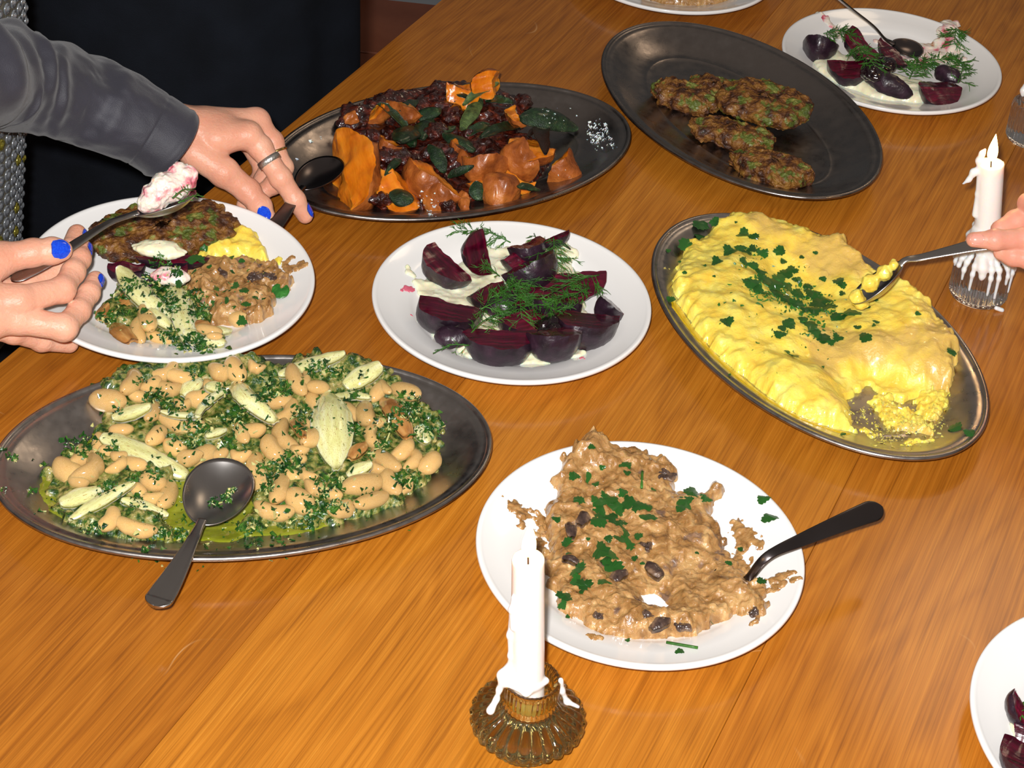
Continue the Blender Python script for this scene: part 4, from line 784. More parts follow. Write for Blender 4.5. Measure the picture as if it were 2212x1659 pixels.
for k, (o, lb) in enumerate([([(235, 370), (300, 375), (340, 400), (400, 395), (450, 410), (460, 520), (400, 460), (380, 420), (350, 440), (320, 490)], 'brown sauce smear fanning left of the ragout, behind the flame'), ([(380, 480), (440, 520), (470, 600), (440, 660), (400, 590)], 'second brown smear beside the candle top'), ([(1310, 450), (1360, 445), (1430, 520), (1490, 560), (1470, 590), (1400, 570), (1360, 600), (1350, 560), (1370, 520), (1330, 490)], 'curved brown scrape of ragout at the right of the plate'), ([(1300, 620), (1350, 590), (1420, 620), (1400, 700), (1340, 700)], 'thin brown film where the ragout was scooped'), ([(1480, 790), (1560, 750), (1650, 755), (1640, 775), (1540, 800), (1480, 820)], 'upper finger-like streak of sauce on the right rim'), ([(1500, 740), (1580, 730), (1630, 735), (1560, 755), (1500, 770)], 'faint streak of sauce above the long one'), ([(640, 1005), (700, 1010), (720, 1030), (660, 1025)], 'small brown dribble below the ragout at the front'), ([(1450, 900), (1480, 880), (1470, 960), (1420, 970)], 'ragged corner crumb of ragout at the right front')]):
    mound('sauce_smear', cl(F_, o), .014, BZ['mushroom'], .0022, .006, MATS['mushroom'], g=.0009, rag=.0035, ragsc=300, lumps=((300, .0012),), seed=k+2, label=lb, category='sauce', kind='stuff')
hm = Hit()
for k, (x, y, r, lb) in enumerate([(1010, 230, 38, 'dark mushroom piece at the top right of the ragout'), (620, 440, 44, 'black mushroom piece left of the parsley'), (925, 575, 36, 'burnt dark mushroom bit at the ragout centre'), (990, 945, 48, 'largest dark mushroom piece at the front edge'), (1090, 950, 30, 'round blue-black mushroom piece at the front edge'), (920, 905, 30, 'dark mushroom piece beside the largest one'), (690, 905, 22, 'small dark crumb near the front left of the ragout'), (560, 645, 34, 'greyish mushroom slice at the left of the ragout'), (785, 720, 44, 'pale grey mushroom slice below the big parsley leaf'), (950, 690, 50, 'curved mushroom stem piece left of the spoon'), (1440, 880, 26, 'small mushroom piece on the right edge'), (560, 500, 40, 'brown mushroom slice under the black piece')]):
    p, n = hm(*F_(x, y)); D = .4521*np.linalg.norm(p-CAMP)/FPX; 
    if k in (1, 3, 7, 8, 9, 11):
        e = np.array([math.cos(k*1.3), math.sin(k*1.3), 0])*r*D*1.25; petal('mushroom_piece', p-e+[0, 0, .001], p+e+[0, 0, .001], r*D*1.5, lb, 'mushroom', None, MATS['mushroom_dark'], arch=.35, curl=.45, thick=.003, layers=1, pts=.3, seed=k); continue
    V, F = blob(p+[0, 0, -.001], r*D*1.25, r*D*.8, .0030, .7*k, (56, 32), .75, 200, k); mesh('mushroom_piece', V, F, MATS['mushroom_dark' if k < 7 or k == 10 else 'mushroom'], None, label=lb, category='mushroom')
hm = Hit()
mp = [(575, 240, 28), (640, 245, 48), (680, 280, 20), (820, 185, 38), (830, 230, 18), (660, 105, 18), (710, 200, 16), (1110, 370, 52), (1140, 325, 42), (1090, 400, 30), (1205, 350, 34), (1480, 350, 36), (1510, 440, 42), (600, 360, 32), (690, 365, 42), (740, 350, 45), (780, 390, 50), (840, 375, 48), (880, 390, 42), (920, 440, 40), (930, 395, 25), (700, 400, 45), (690, 450, 45), (750, 450, 45), (790, 470, 35), (800, 320, 28), (540, 560, 32), (740, 540, 22), (820, 510, 38), (840, 570, 46), (790, 545, 30), (880, 530, 24), (700, 600, 55), (740, 610, 60), (750, 680, 52), (720, 650, 50), (600, 690, 46), (590, 750, 40), (625, 760, 38), (530, 815, 42), (520, 855, 25), (720, 750, 34), (610, 795, 22), (1370, 595, 15), (1470, 745, 22), (1310, 660, 18), (1080, 1082, 22), (540, 920, 12), (865, 640, 18), (905, 660, 13), (490, 450, 22), (1225, 940, 10), (640, 540, 12), (950, 310, 14), (550, 615, 14), (1160, 610, 10), (830, 1030, 14)]
def mz(px, py):
    if px > 1580: return 'on the bare right rim of the mushroom plate'
    if px > 1440 and py < 1120: return 'at the upper right of the ragout'
    if py < 1060: return 'at the top of the ragout'
    if px < 1270 and py > 1200: return 'at the left of the ragout near the candle'
    if px < 1420: return 'in the central parsley cluster on the ragout'
    return 'near the front of the mushroom plate'
leaves(mp, F_, hm, .4521, mz, None)
for a, b, lb in [((900, 225), (897, 305), 'short green parsley stalk standing at the top of ragout'), ((1015, 1042), (1165, 1068), 'thin parsley stalk lying on the front of the plate')]:
    V, F = tube(spline([on(F_, *a, hm, .0015), on(F_, *b, hm, .0015)], 6), .0010, 8); mesh('parsley_stalk', V, F, MATS['dill'], None, label=lb, category='herb stalk')
spoon('serving spoon pushed into the ragout, handle over the right rim', P(1560, 1290, .0095), P(1612, 1262, .0135), [P(1620, 1246, .022), P(1660, 1200, .040), P(1735, 1165, .043), P(1830, 1125, .046), P(1905, 1096, .044)], (.2, -.2, 1), .040, .006, MATS['cutlery_dark'], hw=(.0044, .0030, .0034, .0074, .0088), hup=(-.1, -.5, .8))

# ---------------------------------------------------------------- beetroot plates
SKN, FLS, GLZ = MATS['beet_skin'], MATS['beet_flesh'], MATS['beet_glaze']
def beets(cr, rows, where):
    for k, (a, b, R, ang, phi, lb) in enumerate(rows):
        wedge('beetroot_wedge', P(*cr(a[0], a[1]), a[2]), P(*cr(b[0], b[1]), b[2]), R, ang, phi, SKN, FLS, lb, 'beetroot', None, seed=k+30, pw=2.2)
CUR[0] = 'beet'
mound('yogurt_spread', cl(D_, [(390, 600), (340, 450), (470, 470), (620, 500), (760, 280), (900, 250), (1480, 290), (1540, 340), (1700, 900), (1560, 1060), (1200, 1105), (1000, 1090), (700, 1000), (480, 870), (395, 720)]), .010, BZ['beet'], .0055, .012, MATS['yogurt'], g=.0013, rag=.006, ragsc=70, lumps=((60, .0022), (200, .0008)), label='white yogurt spread under the beetroot at the table centre', category='yogurt', kind='stuff')
beets(D_, [((520, 190, .034), (800, 480, .020), .026, 88, 52, 'beetroot wedge alone at the upper left of the centre plate'),
 ((880, 110, .052), (950, 430, .018), .022, 92, 40, 'upright beetroot wedge with a pointed top beside the dill frond'),
 ((1070, 250, .036), (1300, 170, .038), .022, 100, 62, 'dark capped beetroot piece at the back of the centre plate'),
 ((1040, 330, .034), (1200, 262, .036), .018, 110, 5, 'bright red beetroot piece at the back of the centre plate'),
 ((1020, 455, .030), (1340, 270, .036), .030, 84, 88, 'shiny purple-skinned beetroot panel catching the light'),
 ((1290, 190, .040), (1490, 125, .044), .011, 120, 40, 'dark beetroot root end jutting out at the back right'),
 ((1180, 480, .030), (1770, 400, .034), .027, 92, 10, 'long beetroot wedge at the right of the dill'),
 ((1200, 560, .024), (1600, 640, .030), .022, 100, 60, 'dark beetroot wedge in the middle right'),
 ((1390, 690, .032), (1880, 740, .030), .032, 86, 58, 'largest beetroot wedge, thick dark skin at the right front'),
 ((1780, 600, .028), (1900, 720, .024), .020, 130, 60, 'ragged beetroot end at the far right of the centre plate'),
 ((410, 600, .032), (900, 700, .028), .028, 86, 55, 'flat-topped beetroot wedge at the left of the centre plate'),
 ((790, 600, .028), (1010, 490, .028), .018, 110, 10, 'small red beetroot wedge above the left one'),
 ((740, 850, .030), (1260, 850, .030), .031, 86, 55, 'front beetroot wedge with a thick curved skin'),
 ((520, 890, .022), (780, 900, .022), .014, 170, 140, 'woody stem end of the front beetroot wedge'),
 ((1190, 860, .034), (1590, 850, .030), .026, 90, 75, 'beetroot wedge showing a bright red underside at the front'),
 ((1230, 640, .022), (1380, 720, .024), .016, 110, 10, 'small bright beetroot wedge beside the yogurt gap'),
 ((1000, 560, .030), (1300, 520, .030), .022, 100, 30, 'beetroot wedge between the dill and the purple panel'),
 ((1000, 760, .026), (1240, 700, .026), .022, 100, 30, 'beetroot wedge behind the front one, crossed by dill'),
 ((900, 700, .018), (1180, 640, .022), .020, 120, 120, 'beetroot wedge buried under the dill')], 'beet')
for k, (x, y, r) in enumerate([(1380, 800, 110), (1480, 790, 90), (1320, 860, 70)]):
    p = P(*D_(x, y), .032); D = .2984*np.linalg.norm(p-CAMP)/FPX; V, F = blob(p-[0, 0, .006], r*D, r*D, .008, k, (64, 40), .3, 190, k+3)
    mesh('blistered_beetroot', V, F, GLZ, None, label=['black blistered beetroot lump at the right of front wedge', 'second black blistered lump behind the largest wedge', 'glossy black lump just above the red underside'][k], category='beetroot')
V, F = tube(spline([P(*D_(1400, 190), .040), P(*D_(1460, 220), .038), P(*D_(1515, 262), .034)], 8), np.linspace(.0022, .0006, 8), 8); mesh('beetroot_root_tail', V, F, SKN, None, label='thin beetroot root tail pointing right at the back', category='beetroot')
hd = Hit()
ds = [((1080, 235), (690, 150), 16, .012, 7, 'flat feathery dill frond at the back left of the centre plate'), ((930, 640), (1170, 500), 12, .016, 6, 'dill sprig over the upper middle of the beetroot'), ((860, 720), (1200, 600), 14, .017, 7, 'dense dill sprig at the very centre'), ((900, 800), (1300, 760), 13, .016, 6, 'dill sprig across the front wedge'), ((760, 930), (1080, 720), 12, .014, 5, 'dill sprig with a long stem at the front left'), ((1720, 470), (1300, 640), 13, .018, 6, 'dill sprig with a long stem at the right'), ((1650, 560), (1380, 660), 12, .014, 6, 'dill tuft at the right of the centre plate'), ((1250, 170), (1255, 420), 8, .011, 3, 'upright dill sprig at the back'), ((1390, 200), (1420, 420), 9, .012, 6, 'dill sprig beside the purple panel'), ((1180, 450), (1520, 350), 12, .012, 5, 'dill sprig along the long wedge'), ((1000, 480), (880, 400), 8, .012, 3, 'thin dill wisps near the upright wedge'), ((780, 980), (520, 1040), 5, .007, 2, 'single dill wisp hanging onto the front rim'), ((1150, 700), (1450, 740), 10, .013, 5, 'dill sprig between the middle and the largest wedge'), ((1100, 540), (1160, 780), 13, .015, 7, 'dill tangle crossing the centre')]
for k, (a, b, n, sp, dn, lb) in enumerate(ds): dill('dill_sprig', on(D_, *a, hd, .003), on(D_, *b, hd, .003), hd, lb, None, n, sp, k+50, dens=dn)
p0 = [(340, 535, 28, 8), (300, 560, 10, 5), (360, 720, 10, 5), (1600, 1040, 14, 5)]
for k, (x, y, a, b) in enumerate(p0): mound('beet_stain', [D_(x+a*math.cos(t)*1.6, y+a*math.sin(t)*.8) for t in np.arange(12)*.5236], .016, BZ['beet'], .0005, .002, MATS['beet_stain'], g=.0008, rag=.002, ragsc=400, lumps=(), seed=k, label='pink beetroot juice stain '+['on the left rim of the centre plate', 'at the far left of the centre plate', 'low on the left rim of the centre plate', 'on the front right rim of the centre plate'][k], category='stain', kind='stuff')

CUR[0] = 'far'
mound('yogurt_swoosh', cl(E_, [(1130, 290), (1220, 240), (1300, 300), (1500, 380), (1700, 420), (1780, 480), (1720, 525), (1560, 515), (1400, 480), (1260, 430), (1150, 370)]), .010, BZ['far'], .009, .014, MATS['yogurt'], g=.0013, rag=.003, ragsc=70, lumps=((60, .002),), label='thick white yogurt swoosh at the near side of the far plate', category='yogurt', kind='stuff')
mound('yogurt_smear', cl(E_, [(1460, 200), (1600, 190), (1750, 230), (1790, 150), (1860, 150), (1880, 230), (1920, 330), (1860, 400), (1750, 330), (1600, 330), (1520, 270)]), .012, BZ['far'], .004, .014, MATS['yogurt_pink'], g=.0013, rag=.006, ragsc=90, lumps=((90, .0014),), seed=4, label='pink-stained yogurt smear at the far side of the plate', category='yogurt', kind='stuff')
mound('yogurt_streak', cl(E_, [(1150, 80), (1180, 90), (1300, 160), (1280, 180), (1180, 120)]), .016, BZ['far'], .0012, .01, MATS['yogurt_pink'], g=.001, rag=.003, ragsc=200, lumps=(), seed=5, label='thin pink streak on the upper left rim of the far plate', category='yogurt', kind='stuff')
beets(E_, [((1080, 200, .026), (1250, 240, .022), .026, 150, 60, 'dark beetroot end at the left of the far plate'),
 ((1200, 310, .026), (1430, 310, .030), .030, 100, 30, 'broad beetroot wedge on the far plate'),
 ((1340, 130, .052), (1480, 300, .034), .022, 110, 20, 'upright reddish beetroot wedge under the black spoon'),
 ((1490, 190, .036), (1620, 330, .026), .014, 100, 30, 'thin bright red beetroot slice on the far plate'),
 ((1380, 360, .030), (1640, 480, .020), .018, 120, 110, 'dark slanting beetroot slice at the near side of far plate'),
 ((1690, 440, .028), (1890, 440, .026), .026, 130, -5, 'rounded beetroot end with a red face at the right of far plate'),
 ((1750, 360, .020), (1900, 420, .022), .016, 130, 150, 'dark-skinned beetroot slice behind the rounded end')], 'far')
for k, (x, y, r) in enumerate([(1440, 370, 60), (1500, 340, 50)]):
    p = P(*E_(x, y), .034); D = .4213*np.linalg.norm(p-CAMP)/FPX; V, F = blob(p, r*D, r*D, .010, k, (48, 28), .25, 160, k+13)
    mesh('blistered_beetroot', V, F, GLZ, None, label=['shiny black beetroot lump at the middle of the far plate', 'second shiny black lump behind it on the far plate'][k], category='beetroot')
hf = Hit()
for k, (a, b, lb) in enumerate([((1180, 190), (1330, 190), 'dill tuft at the left of the far plate'), ((1350, 250), (1440, 350), 'dill strands down the middle of the far plate'), ((1560, 350), (1740, 350), 'thick dill tuft right of the black lumps'), ((1700, 330), (1880, 330), 'dill over the rounded beetroot end'), ((1620, 420), (1720, 340), 'dill wisp at the near right of the far plate'), ((1860, 160), (1850, 240), 'small dill wisp on the pink smear'), ((1870, 440), (1880, 330), 'dill strands at the right end of far plate')]):
    dill('dill_sprig', on(E_, *a, hf, .004), on(E_, *b, hf, .004), hf, lb, None, 12, .016, k+90, dens=6, rad=.00042)
spoon('black-looking serving spoon leaning into the far beetroot plate', P(1995, 112, .018), P(1925, 92, .022), [P(1912, 84, .026), P(1885, 55, .045), P(1840, 20, .075), P(1770, -35, .120), P(1700, -80, .160)], (.0, -.2, 1), .030, .005, MATS['cutlery_dark'], hw=(.0036, .0030, .0042, .008, .009))
CUR[0] = 'corner'
mound('yogurt_spread', [(2185, 1560), (2215, 1540), (2300, 1530), (2350, 1600), (2300, 1680), (2210, 1650), (2180, 1600)], .010, BZ['corner'], .004, .01, MATS['yogurt'], g=.0013, lumps=((60, .002),), label='yogurt under the beetroot on the corner plate', category='yogurt', kind='stuff')
for k, (a, b, R, ang, phi, lb) in enumerate([((2170, 1590, .026), (2270, 1640, .026), .026, 92, 58, 'beetroot wedge nearest the left of the corner plate'), ((2192, 1555, .034), (2290, 1590, .034), .018, 110, 0, 'upper beetroot wedge with dill on the corner plate'), ((2195, 1490, .046), (2240, 1560, .030), .014, 120, 40, 'upright beetroot piece at the corner plate edge'), ((2240, 1520, .03), (2330, 1600, .03), .026, 100, 60, 'beetroot wedge cut off by the right edge of the picture')]):
    wedge('beetroot_wedge', P(*a), P(*b), R, ang, phi, SKN, FLS, lb, 'beetroot', None, seed=k+60)
hc = Hit(); dill('dill_sprig', hc(2172, 1535)[0]+[0, 0, .004], hc(2240, 1550)[0]+[0, 0, .004], hc, 'dill curl on the corner plate beetroot', None, 8, .010, 7, dens=4, rad=.0005)
CUR[0] = 'top'
mound('saucy_vegetables', [(1400, -60), (1600, -60), (1590, -5), (1560, 8), (1500, 12), (1430, 8), (1390, -10)], .010, BZ['top'], .012, .02, MATS['mushroom'], g=.0015, lumps=((70, .003), (200, .0015)), label='golden brown food on the plate cut off by the top', category='ragout', kind='stuff')

# ---------------------------------------------------------------- the plate in the hand
CUR[0] = 'hand'
def zH(x, y, z): return P(*H_(x, y), z)
fc = H_(640, 590); fritter(H_, .2652, 640, 610, 590, 225, 27, .036, .0085, 'large ragged green-brown fritter on the held plate', 8, (.02, -.18), .15)
mound('polenta_portion', cl(H_, [(930, 745), (1010, 690), (1020, 630), (1100, 590), (1180, 620), (1290, 610), (1400, 660), (1480, 750), (1540, 860), (1480, 880), (1380, 840), (1200, 810), (1050, 820)]), .026, hand_z, .013, .014, MATS['polenta'], g=.0012, rag=.002, lumps=((90, .003), (300, .0008)), label='small yellow polenta heap on the held plate', category='polenta', kind='stuff')
mound('ragout_portion', cl(H_, [(830, 890), (1000, 830), (1250, 840), (1450, 860), (1560, 890), (1690, 1020), (1690, 1090), (1560, 1110), (1550, 1250), (1460, 1350), (1350, 1340), (1230, 1300), (1050, 1340), (960, 1210), (840, 1060)]), .026, hand_z, .015, .014, MATS['mushroom'], g=.0011, rag=.004, ragsc=150, lumps=((70, .0036), (170, .0026), (420, .0008)), seed=3, label='brown mushroom ragout portion on the held plate', category='ragout', kind='stuff')
mound('herb_dressing', cl(H_, [(270, 1080), (450, 980), (700, 1000), (850, 1060), (1000, 1250), (1100, 1400), (1180, 1530), (900, 1580), (760, 1500), (560, 1480), (400, 1480), (200, 1380), (160, 1230)]), .024, hand_z, .009, .014, MATS['herb_mass'], g=.0012, rag=.004, lumps=((80, .003), (260, .0012)), seed=6, label='herb dressing and onion layer at the front of the held plate', category='dressing', kind='stuff')
mound('polenta_scrap', cl(H_, [(1550, 800), (1590, 770), (1625, 800), (1610, 850), (1570, 840)]), .03, hand_z, .003, .006, MATS['polenta'], g=.0008, rag=.001, lumps=((300, .001),), seed=9, label='tiny polenta dab on the rim of the held plate', category='polenta', kind='stuff')
mound('sauce_smear', cl(H_, [(1620, 820), (1700, 780), (1715, 800), (1660, 850), (1800, 850), (1830, 890), (1740, 910), (1680, 930), (1630, 900)]), .03, hand_z, .002, .006, MATS['mushroom'], g=.0008, rag=.003, ragsc=300, lumps=((300, .001),), seed=11, label='brown sauce flecks on the right rim of the held plate', category='sauce', kind='stuff')
for k, (a, b, R, ang, phi, lb) in enumerate([((200, 850, .046), (500, 890, .044), .016, 110, 40, 'beetroot wedge with a frayed stem end on the held plate'), ((430, 790, .050), (1010, 800, .042), .012, 120, 30, 'long dark beetroot slice under the yogurt on the held plate'), ((330, 960, .040), (600, 990, .038), .014, 110, 100, 'dark beetroot piece behind the onion on the held plate'), ((640, 900, .044), (840, 870, .042), .012, 110, 30, 'bright red beetroot bit on the held plate')]):
    wedge('beetroot_wedge', zH(*a), zH(*b), R, ang, phi, SKN, FLS, lb, 'beetroot', None, seed=k+80)
for k, (x, y, rx, ry, lb) in enumerate([(620, 750, 225, 60, 'long yogurt dollop on the beetroot of the held plate'), (700, 970, 150, 60, 'second yogurt dollop touching the onions of the held plate')]):
    p = zH(x, y, .052-k*.006); D = .2652*np.linalg.norm(p-CAMP)/FPX; V, F = blob(p, rx*D, ry*D*1.5, .0065, 0, (90, 50), .16, 110, k+20); mesh('yogurt_dollop', V, F, MATS['yogurt_pink'] if k else MATS['yogurt'], None, label=lb, category='yogurt')
hh = Hit()
for q in [((290, 910), (720, 1330), 170, 'long pale onion slice starting at the beetroot, held plate', dict(arch=.12, side=-.05)), ((740, 1050), (880, 1540), 165, 'wide green-white onion slice at the centre front, held plate', dict(arch=.12, pts=.35)), ((820, 1440), (1160, 1540), 150, 'onion slice ending in a brown point, held plate front', dict(arch=.12)), ((380, 1140), (720, 1420), 120, 'onion slice left of the centre one, held plate', dict(arch=.15)), ((270, 1060), (480, 1030), 90, 'short frilled onion end near the fingers, held plate', dict(arch=.2)), ((1000, 1440), (1210, 1430), 100, 'onion sliver below the ragout, held plate', dict(arch=.2))]:
    onion(H_, .2652, q[0], q[1], q[2], hh, q[3], layers=2, **q[4])
for q in [((150, 1350), (400, 1120), 230, 'browned onion fan at the left front, held plate', 'onion_brown'), ((250, 1380), (400, 1520), 150, 'golden browned onion corner at the front, held plate', 'onion_brown'), ((900, 1400), (1010, 1360), 130, 'brown onion scrap in the middle front, held plate', 'onion_brown')]: onion(H_, .2652, q[0], q[1], q[2], hh, q[3], q[4], layers=2, arch=.2, pts=.3)
hh = Hit()
for k, b in enumerate([(520, 1360, 215, 130, 70), (440, 1440, 170, 110, 80), (620, 1500, 210, 100, 10), (1020, 1430, 170, 90, 10), (1270, 1350, 150, 130, 0), (490, 1290, 120, 90, 60), (1070, 1470, 100, 60, 0)]):
    place_bean(H_, .2652, *b, hh, 'white bean '+['large and upright at the left front', 'lowest at the left front', 'lying flat at the front centre', 'split open under the onion', 'topped with herbs at the right', 'half hidden above the large one', 'small one at the middle front'][k]+' of the held plate', None, k, sink=.5)
hh = Hit()
flakes('chopped_herbs', [(*H_(x, y), r*.2652, int(r*r/95)) for x, y, r in [(650, 1100, 90), (700, 1200, 90), (900, 1120, 80), (950, 1250, 100), (700, 1450, 90), (900, 1510, 110), (1000, 1560, 70), (380, 1040, 80), (190, 1300, 80), (560, 1010, 80), (300, 1130, 60), (800, 1540, 60), (620, 850, 80), (740, 930, 70)]]+[(*H_(620, 1250), 90, 110), (*H_(1250, 1080), 70, 40)], hh, [MATS['chopped'], MATS['garlic']], 'chopped herbs over the onions on the held plate', (.0012, .0034), seed=21)
leaves([(910, 830, 60), (870, 850, 40), (960, 850, 35), (900, 950, 45), (1200, 810, 38), (1290, 840, 28), (1240, 1060, 45), (1320, 1085, 42), (1170, 1170, 36), (1330, 1205, 32), (1400, 1150, 24), (1070, 1190, 26), (1290, 1330, 48), (1000, 730, 46), (500, 1260, 38), (780, 1020, 40), (1030, 890, 26)], H_, hh, .2652, lambda a, b: 'strewn over the held plate', None)
p, n = hh(*H_(1605, 1120)); V, F = blob((0, 0, 0), .0072, .0072, .0009, 0, (40, 20), .06, 200, 1); put('basil_leaf', V, F, MATS['parsley'], frame([1, .2, .1], nrm([.2, -.5, 1]), p+[0, 0, .004]), label='round glossy green leaf at the right of the ragout portion', category='herb leaf')
for k, (x, y, r) in enumerate([(1540, 960, 75), (1390, 960, 60), (1130, 930, 50)]):
    p, n = hh(*H_(x, y)); D = .2652*np.linalg.norm(p-CAMP)/FPX; V, F = blob(p-[0, 0, .001], r*D*1.2, r*D*.7, .0032, k, (56, 32), .75, 200, k+31); mesh('mushroom_piece', V, F, MATS['mushroom_dark'], None, label=['black mushroom piece beside the round leaf, held plate', 'dark mushroom streak in the middle of the ragout portion', 'dark mushroom piece at the left of the ragout portion'][k], category='mushroom')
# ---------------------------------------------------------------- candles in glass holders
CUR[0] = 'candles'
def flute(n, amp, lo=None, hi=None, sharp=1.0):
    def f(i, r, z, th):
        a = amp*(np.abs(np.cos(th*n/2))**sharp-.5)*np.ones_like(r)
        if lo is not None: a = a*np.clip((z-lo)/.002, 0, 1)*np.clip((hi-z)/.002, 0, 1)
        return a
    return f
def dense(prof, k=4):
    s = [prof[0]]
    for a, b in zip(prof[:-1], prof[1:]):
        for t in np.arange(1, k+1)/k: s.append((a[0]*(1-t)+b[0]*t, a[1]*(1-t)+b[1]*t))
    return np.array(s)
cA = P(1134, 1600, 0)
def modA(i, r, z, th):
    sk = np.clip((r-.0195)/.006, 0, 1)*(z > .006)*(z < .037)
    cup = (z > .036)*(r > .0155)
    return sk*.0030*(np.abs(np.cos(th*14))**.6-.5)+cup*.0006*(np.abs(np.cos(th*18))-.5)+(z < .010)*(r > .018)*.0005*(np.abs(np.cos(th*18))-.5)
kA = .0235/.0225
profA = dense([(.0002, .0035), (.016, .0025), (.019, .0002), (.0218, .0002), (.0225, .001), (.0215, .0105), (.0235, .0125), (.030, .0135), (.0345, .0175), (.0352, .0215), (.0335, .0250), (.028, .0290), (.0215, .0330), (.0182, .0365), (.0170, .039), (.0178, .0415), (.0178, .0515), (.0172, .0530), (.0160, .0530), (.0140, .0510), (.0128, .034), (.0124, .028), (.0002, .027)], 3)
V, F = lathe(profA, cA, 336, modA)
mesh('glass_candle_holder', V, F, MATS['glass_amber'], None, label='amber pressed glass candle holder with scalloped skirt at the front', category='candle holder')
def candle(base, top, r, label, wick_up, flame_h, drips, power, seed=0, extra=None, fl_off=(0, 0, 0), name='candle', flame=True, h=.0009, topr=None):
    base = np.array(base, float); top = np.array(top, float); root = thing(name, label, 'candle', tuple(base)); X = nrm(top-base); tr = topr or r
    def fn(p):
        d = rc(p, base+X*r*.2, top-X*.0015, r-.0006, tr-.0006)
        t = (p-base)@X; H = np.linalg.norm(top-base); rad = np.linalg.norm(p-base-t[:, None]*X, axis=1)
        d = np.maximum(rad-(r+(tr-r)*np.clip(t/H, 0, 1)), np.maximum(t-H, -t))
        well = np.linalg.norm(p-(top+X*.0045), axis=1)-r*.80; d = np.maximum(d, -well)
        for ch in drips: d = smin(d, chain(p, ch, .003), .0022)
        return d
    pts = [base, top]+[np.array(a) for ch in drips for a, _ in ch]; lo = np.min(pts, 0)-r-.004; hi = np.max(pts, 0)+r+.004
    V, Q = sdf(fn, lo, hi, h); mesh('wax_body', V, Q, MATS['wax'], root)
    w = spline([top-X*.004, top+X*.003, top+X*.0075+np.array([.0006, 0, 0])], 8); V, F = tube(w, .0006, 6); mesh('wick', V, F, MATS['wick'], root)
    if flame:
        b = top+X*.002+np.array(fl_off); up = nrm(X*.35+np.array([0, 0, 1.])); zz = np.linspace(0, 1, 26); rr = .0046*np.sin(np.pi*np.clip(zz, 0, 1)**.62)**.9*(1-.25*zz)+.0001
        V, F = tube(b+zz[:, None]*up*flame_h, rr, 20); mesh('flame', V, F, MATS['flame'], root)
        L = bpy.data.lights.new('candle_light', 'POINT'); L.energy = power; L.color = (1, .62, .28); L.shadow_soft_size = .006
        lo_ = bpy.data.objects.new('candle_light', L); COL.objects.link(lo_); q = b+up*flame_h*1.25; lo_.location = (q[0], q[1], q[2]+TZ)
    return root
bA = cA+np.array([P(1131, 1465, .036)[0]-cA[0], 0, 0])*.25+np.array([0, 0, .0275]); bA = np.array([cA[0]-.0008, cA[1], .0278])
# the height at which the axis meets the line of sight through the candle's top
def top_at(b, px, py, zr):
    best = min(((np.hypot(*(P(px, py, z)-b)[:2])), z) for z in np.arange(*zr, .001)); return P(px, py, best[1])
tA = top_at(bA, 1141, 1207, (.06, .25))
def drip(px0, py0, z0, path): return [(P(a, b, c), r) for a, b, c, r in path]
axA = nrm(tA-bA); lf = nrm(P(1090, 1330, .09)-P(1141, 1330, .09)); tc = nrm((CAMP-cA)*[1, 1, 0])
def on_c(h, out, t=0.0): return bA+axA*h+(lf*math.cos(t)+tc*math.sin(t))*out
rA = .0105
drA = [[(on_c(.078, rA, .1), .0010), (on_c(.062, rA+.0003, .15), .0018), (on_c(.046, rA+.0003, .2), .0012), (on_c(.036, rA, .1), .0022), (on_c(.033, rA+.001, .1), .0030), (on_c(.030, rA+.005, .15), .0030), (cA+lf*.0175+tc*.003+[0, 0, .0545], .0026), (cA+lf*.0195+tc*.004+[0, 0, .048], .0016), (cA+lf*.0205+tc*.005+[0, 0, .041], .0015), (cA+lf*.0235+tc*.008+[0, 0, .0345], .0028)],
       [(on_c(.095, rA-.0004, .5), .0008), (on_c(.085, rA, .45), .0016), (on_c(.070, rA, .5), .0010)],
       [(on_c(.0262, rA+.001, -1.2), .0022), (on_c(.0258, rA+.0015, 0.4), .0024), (on_c(.0258, rA+.0015, 1.6), .0026), (on_c(.0258, rA+.0015, 2.9), .0022)],
       [(cA-lf*.0180+tc*.002+[0, 0, .0535], .0018), (cA-lf*.0195+tc*.001+[0, 0, .044], .0016), (cA-lf*.0235+[0, 0, .0335], .0016), (cA-lf*.0310+[0, 0, .0290], .0012)]]
candle(bA, tA, .0107, 'white candle burning in the amber glass holder at the front', 0, .026, drA, .06, fl_off=(0, 0, 0), topr=.0098)

cB = P(2111, 636, 0)
profB = dense([(.0002, .003), (.022, .002), (.0235, .0002), (.0245, .0010), (.0250, .004), (.0248, .036), (.0235, .041), (.0180, .0445), (.0168, .047), (.0168, .060), (.0160, .0615), (.0140, .0615), (.0125, .058), (.0118, .045), (.0002, .044)], 4)
def modB(i, r, z, th): return ((r > .0235)*(z > .003)*(z < .0405))*.0015*(np.abs(np.cos(th*17))-.5)+((r > .0160)*(r < .0175)*(z > .046))*.0006*(np.abs(np.cos(th*14))-.5)
V, F = lathe(profB, cB, 272, modB); mesh('glass_candle_holder', V, F, MATS['glass_clear'], None, label='clear ribbed two-tier glass candle holder streaked with wax, right side', category='candle holder')
bB = cB+np.array([-.001, 0, .0455]); tB = top_at(bB, 2141, 352, (.08, .25))
axB = nrm(tB-bB)
def around(c, r, ang, z): a = math.radians(ang); return np.array([c[0]+r*math.cos(a), c[1]+r*math.sin(a), z])
drB = [[(around(bB, .012, a, .066), .0045), (around(bB, .014, a+40, .064), .0045), (around(bB, .014, a+80, .065), .0040)] for a in (180, 260, 330, 60)]
rb = np.random.default_rng(4)
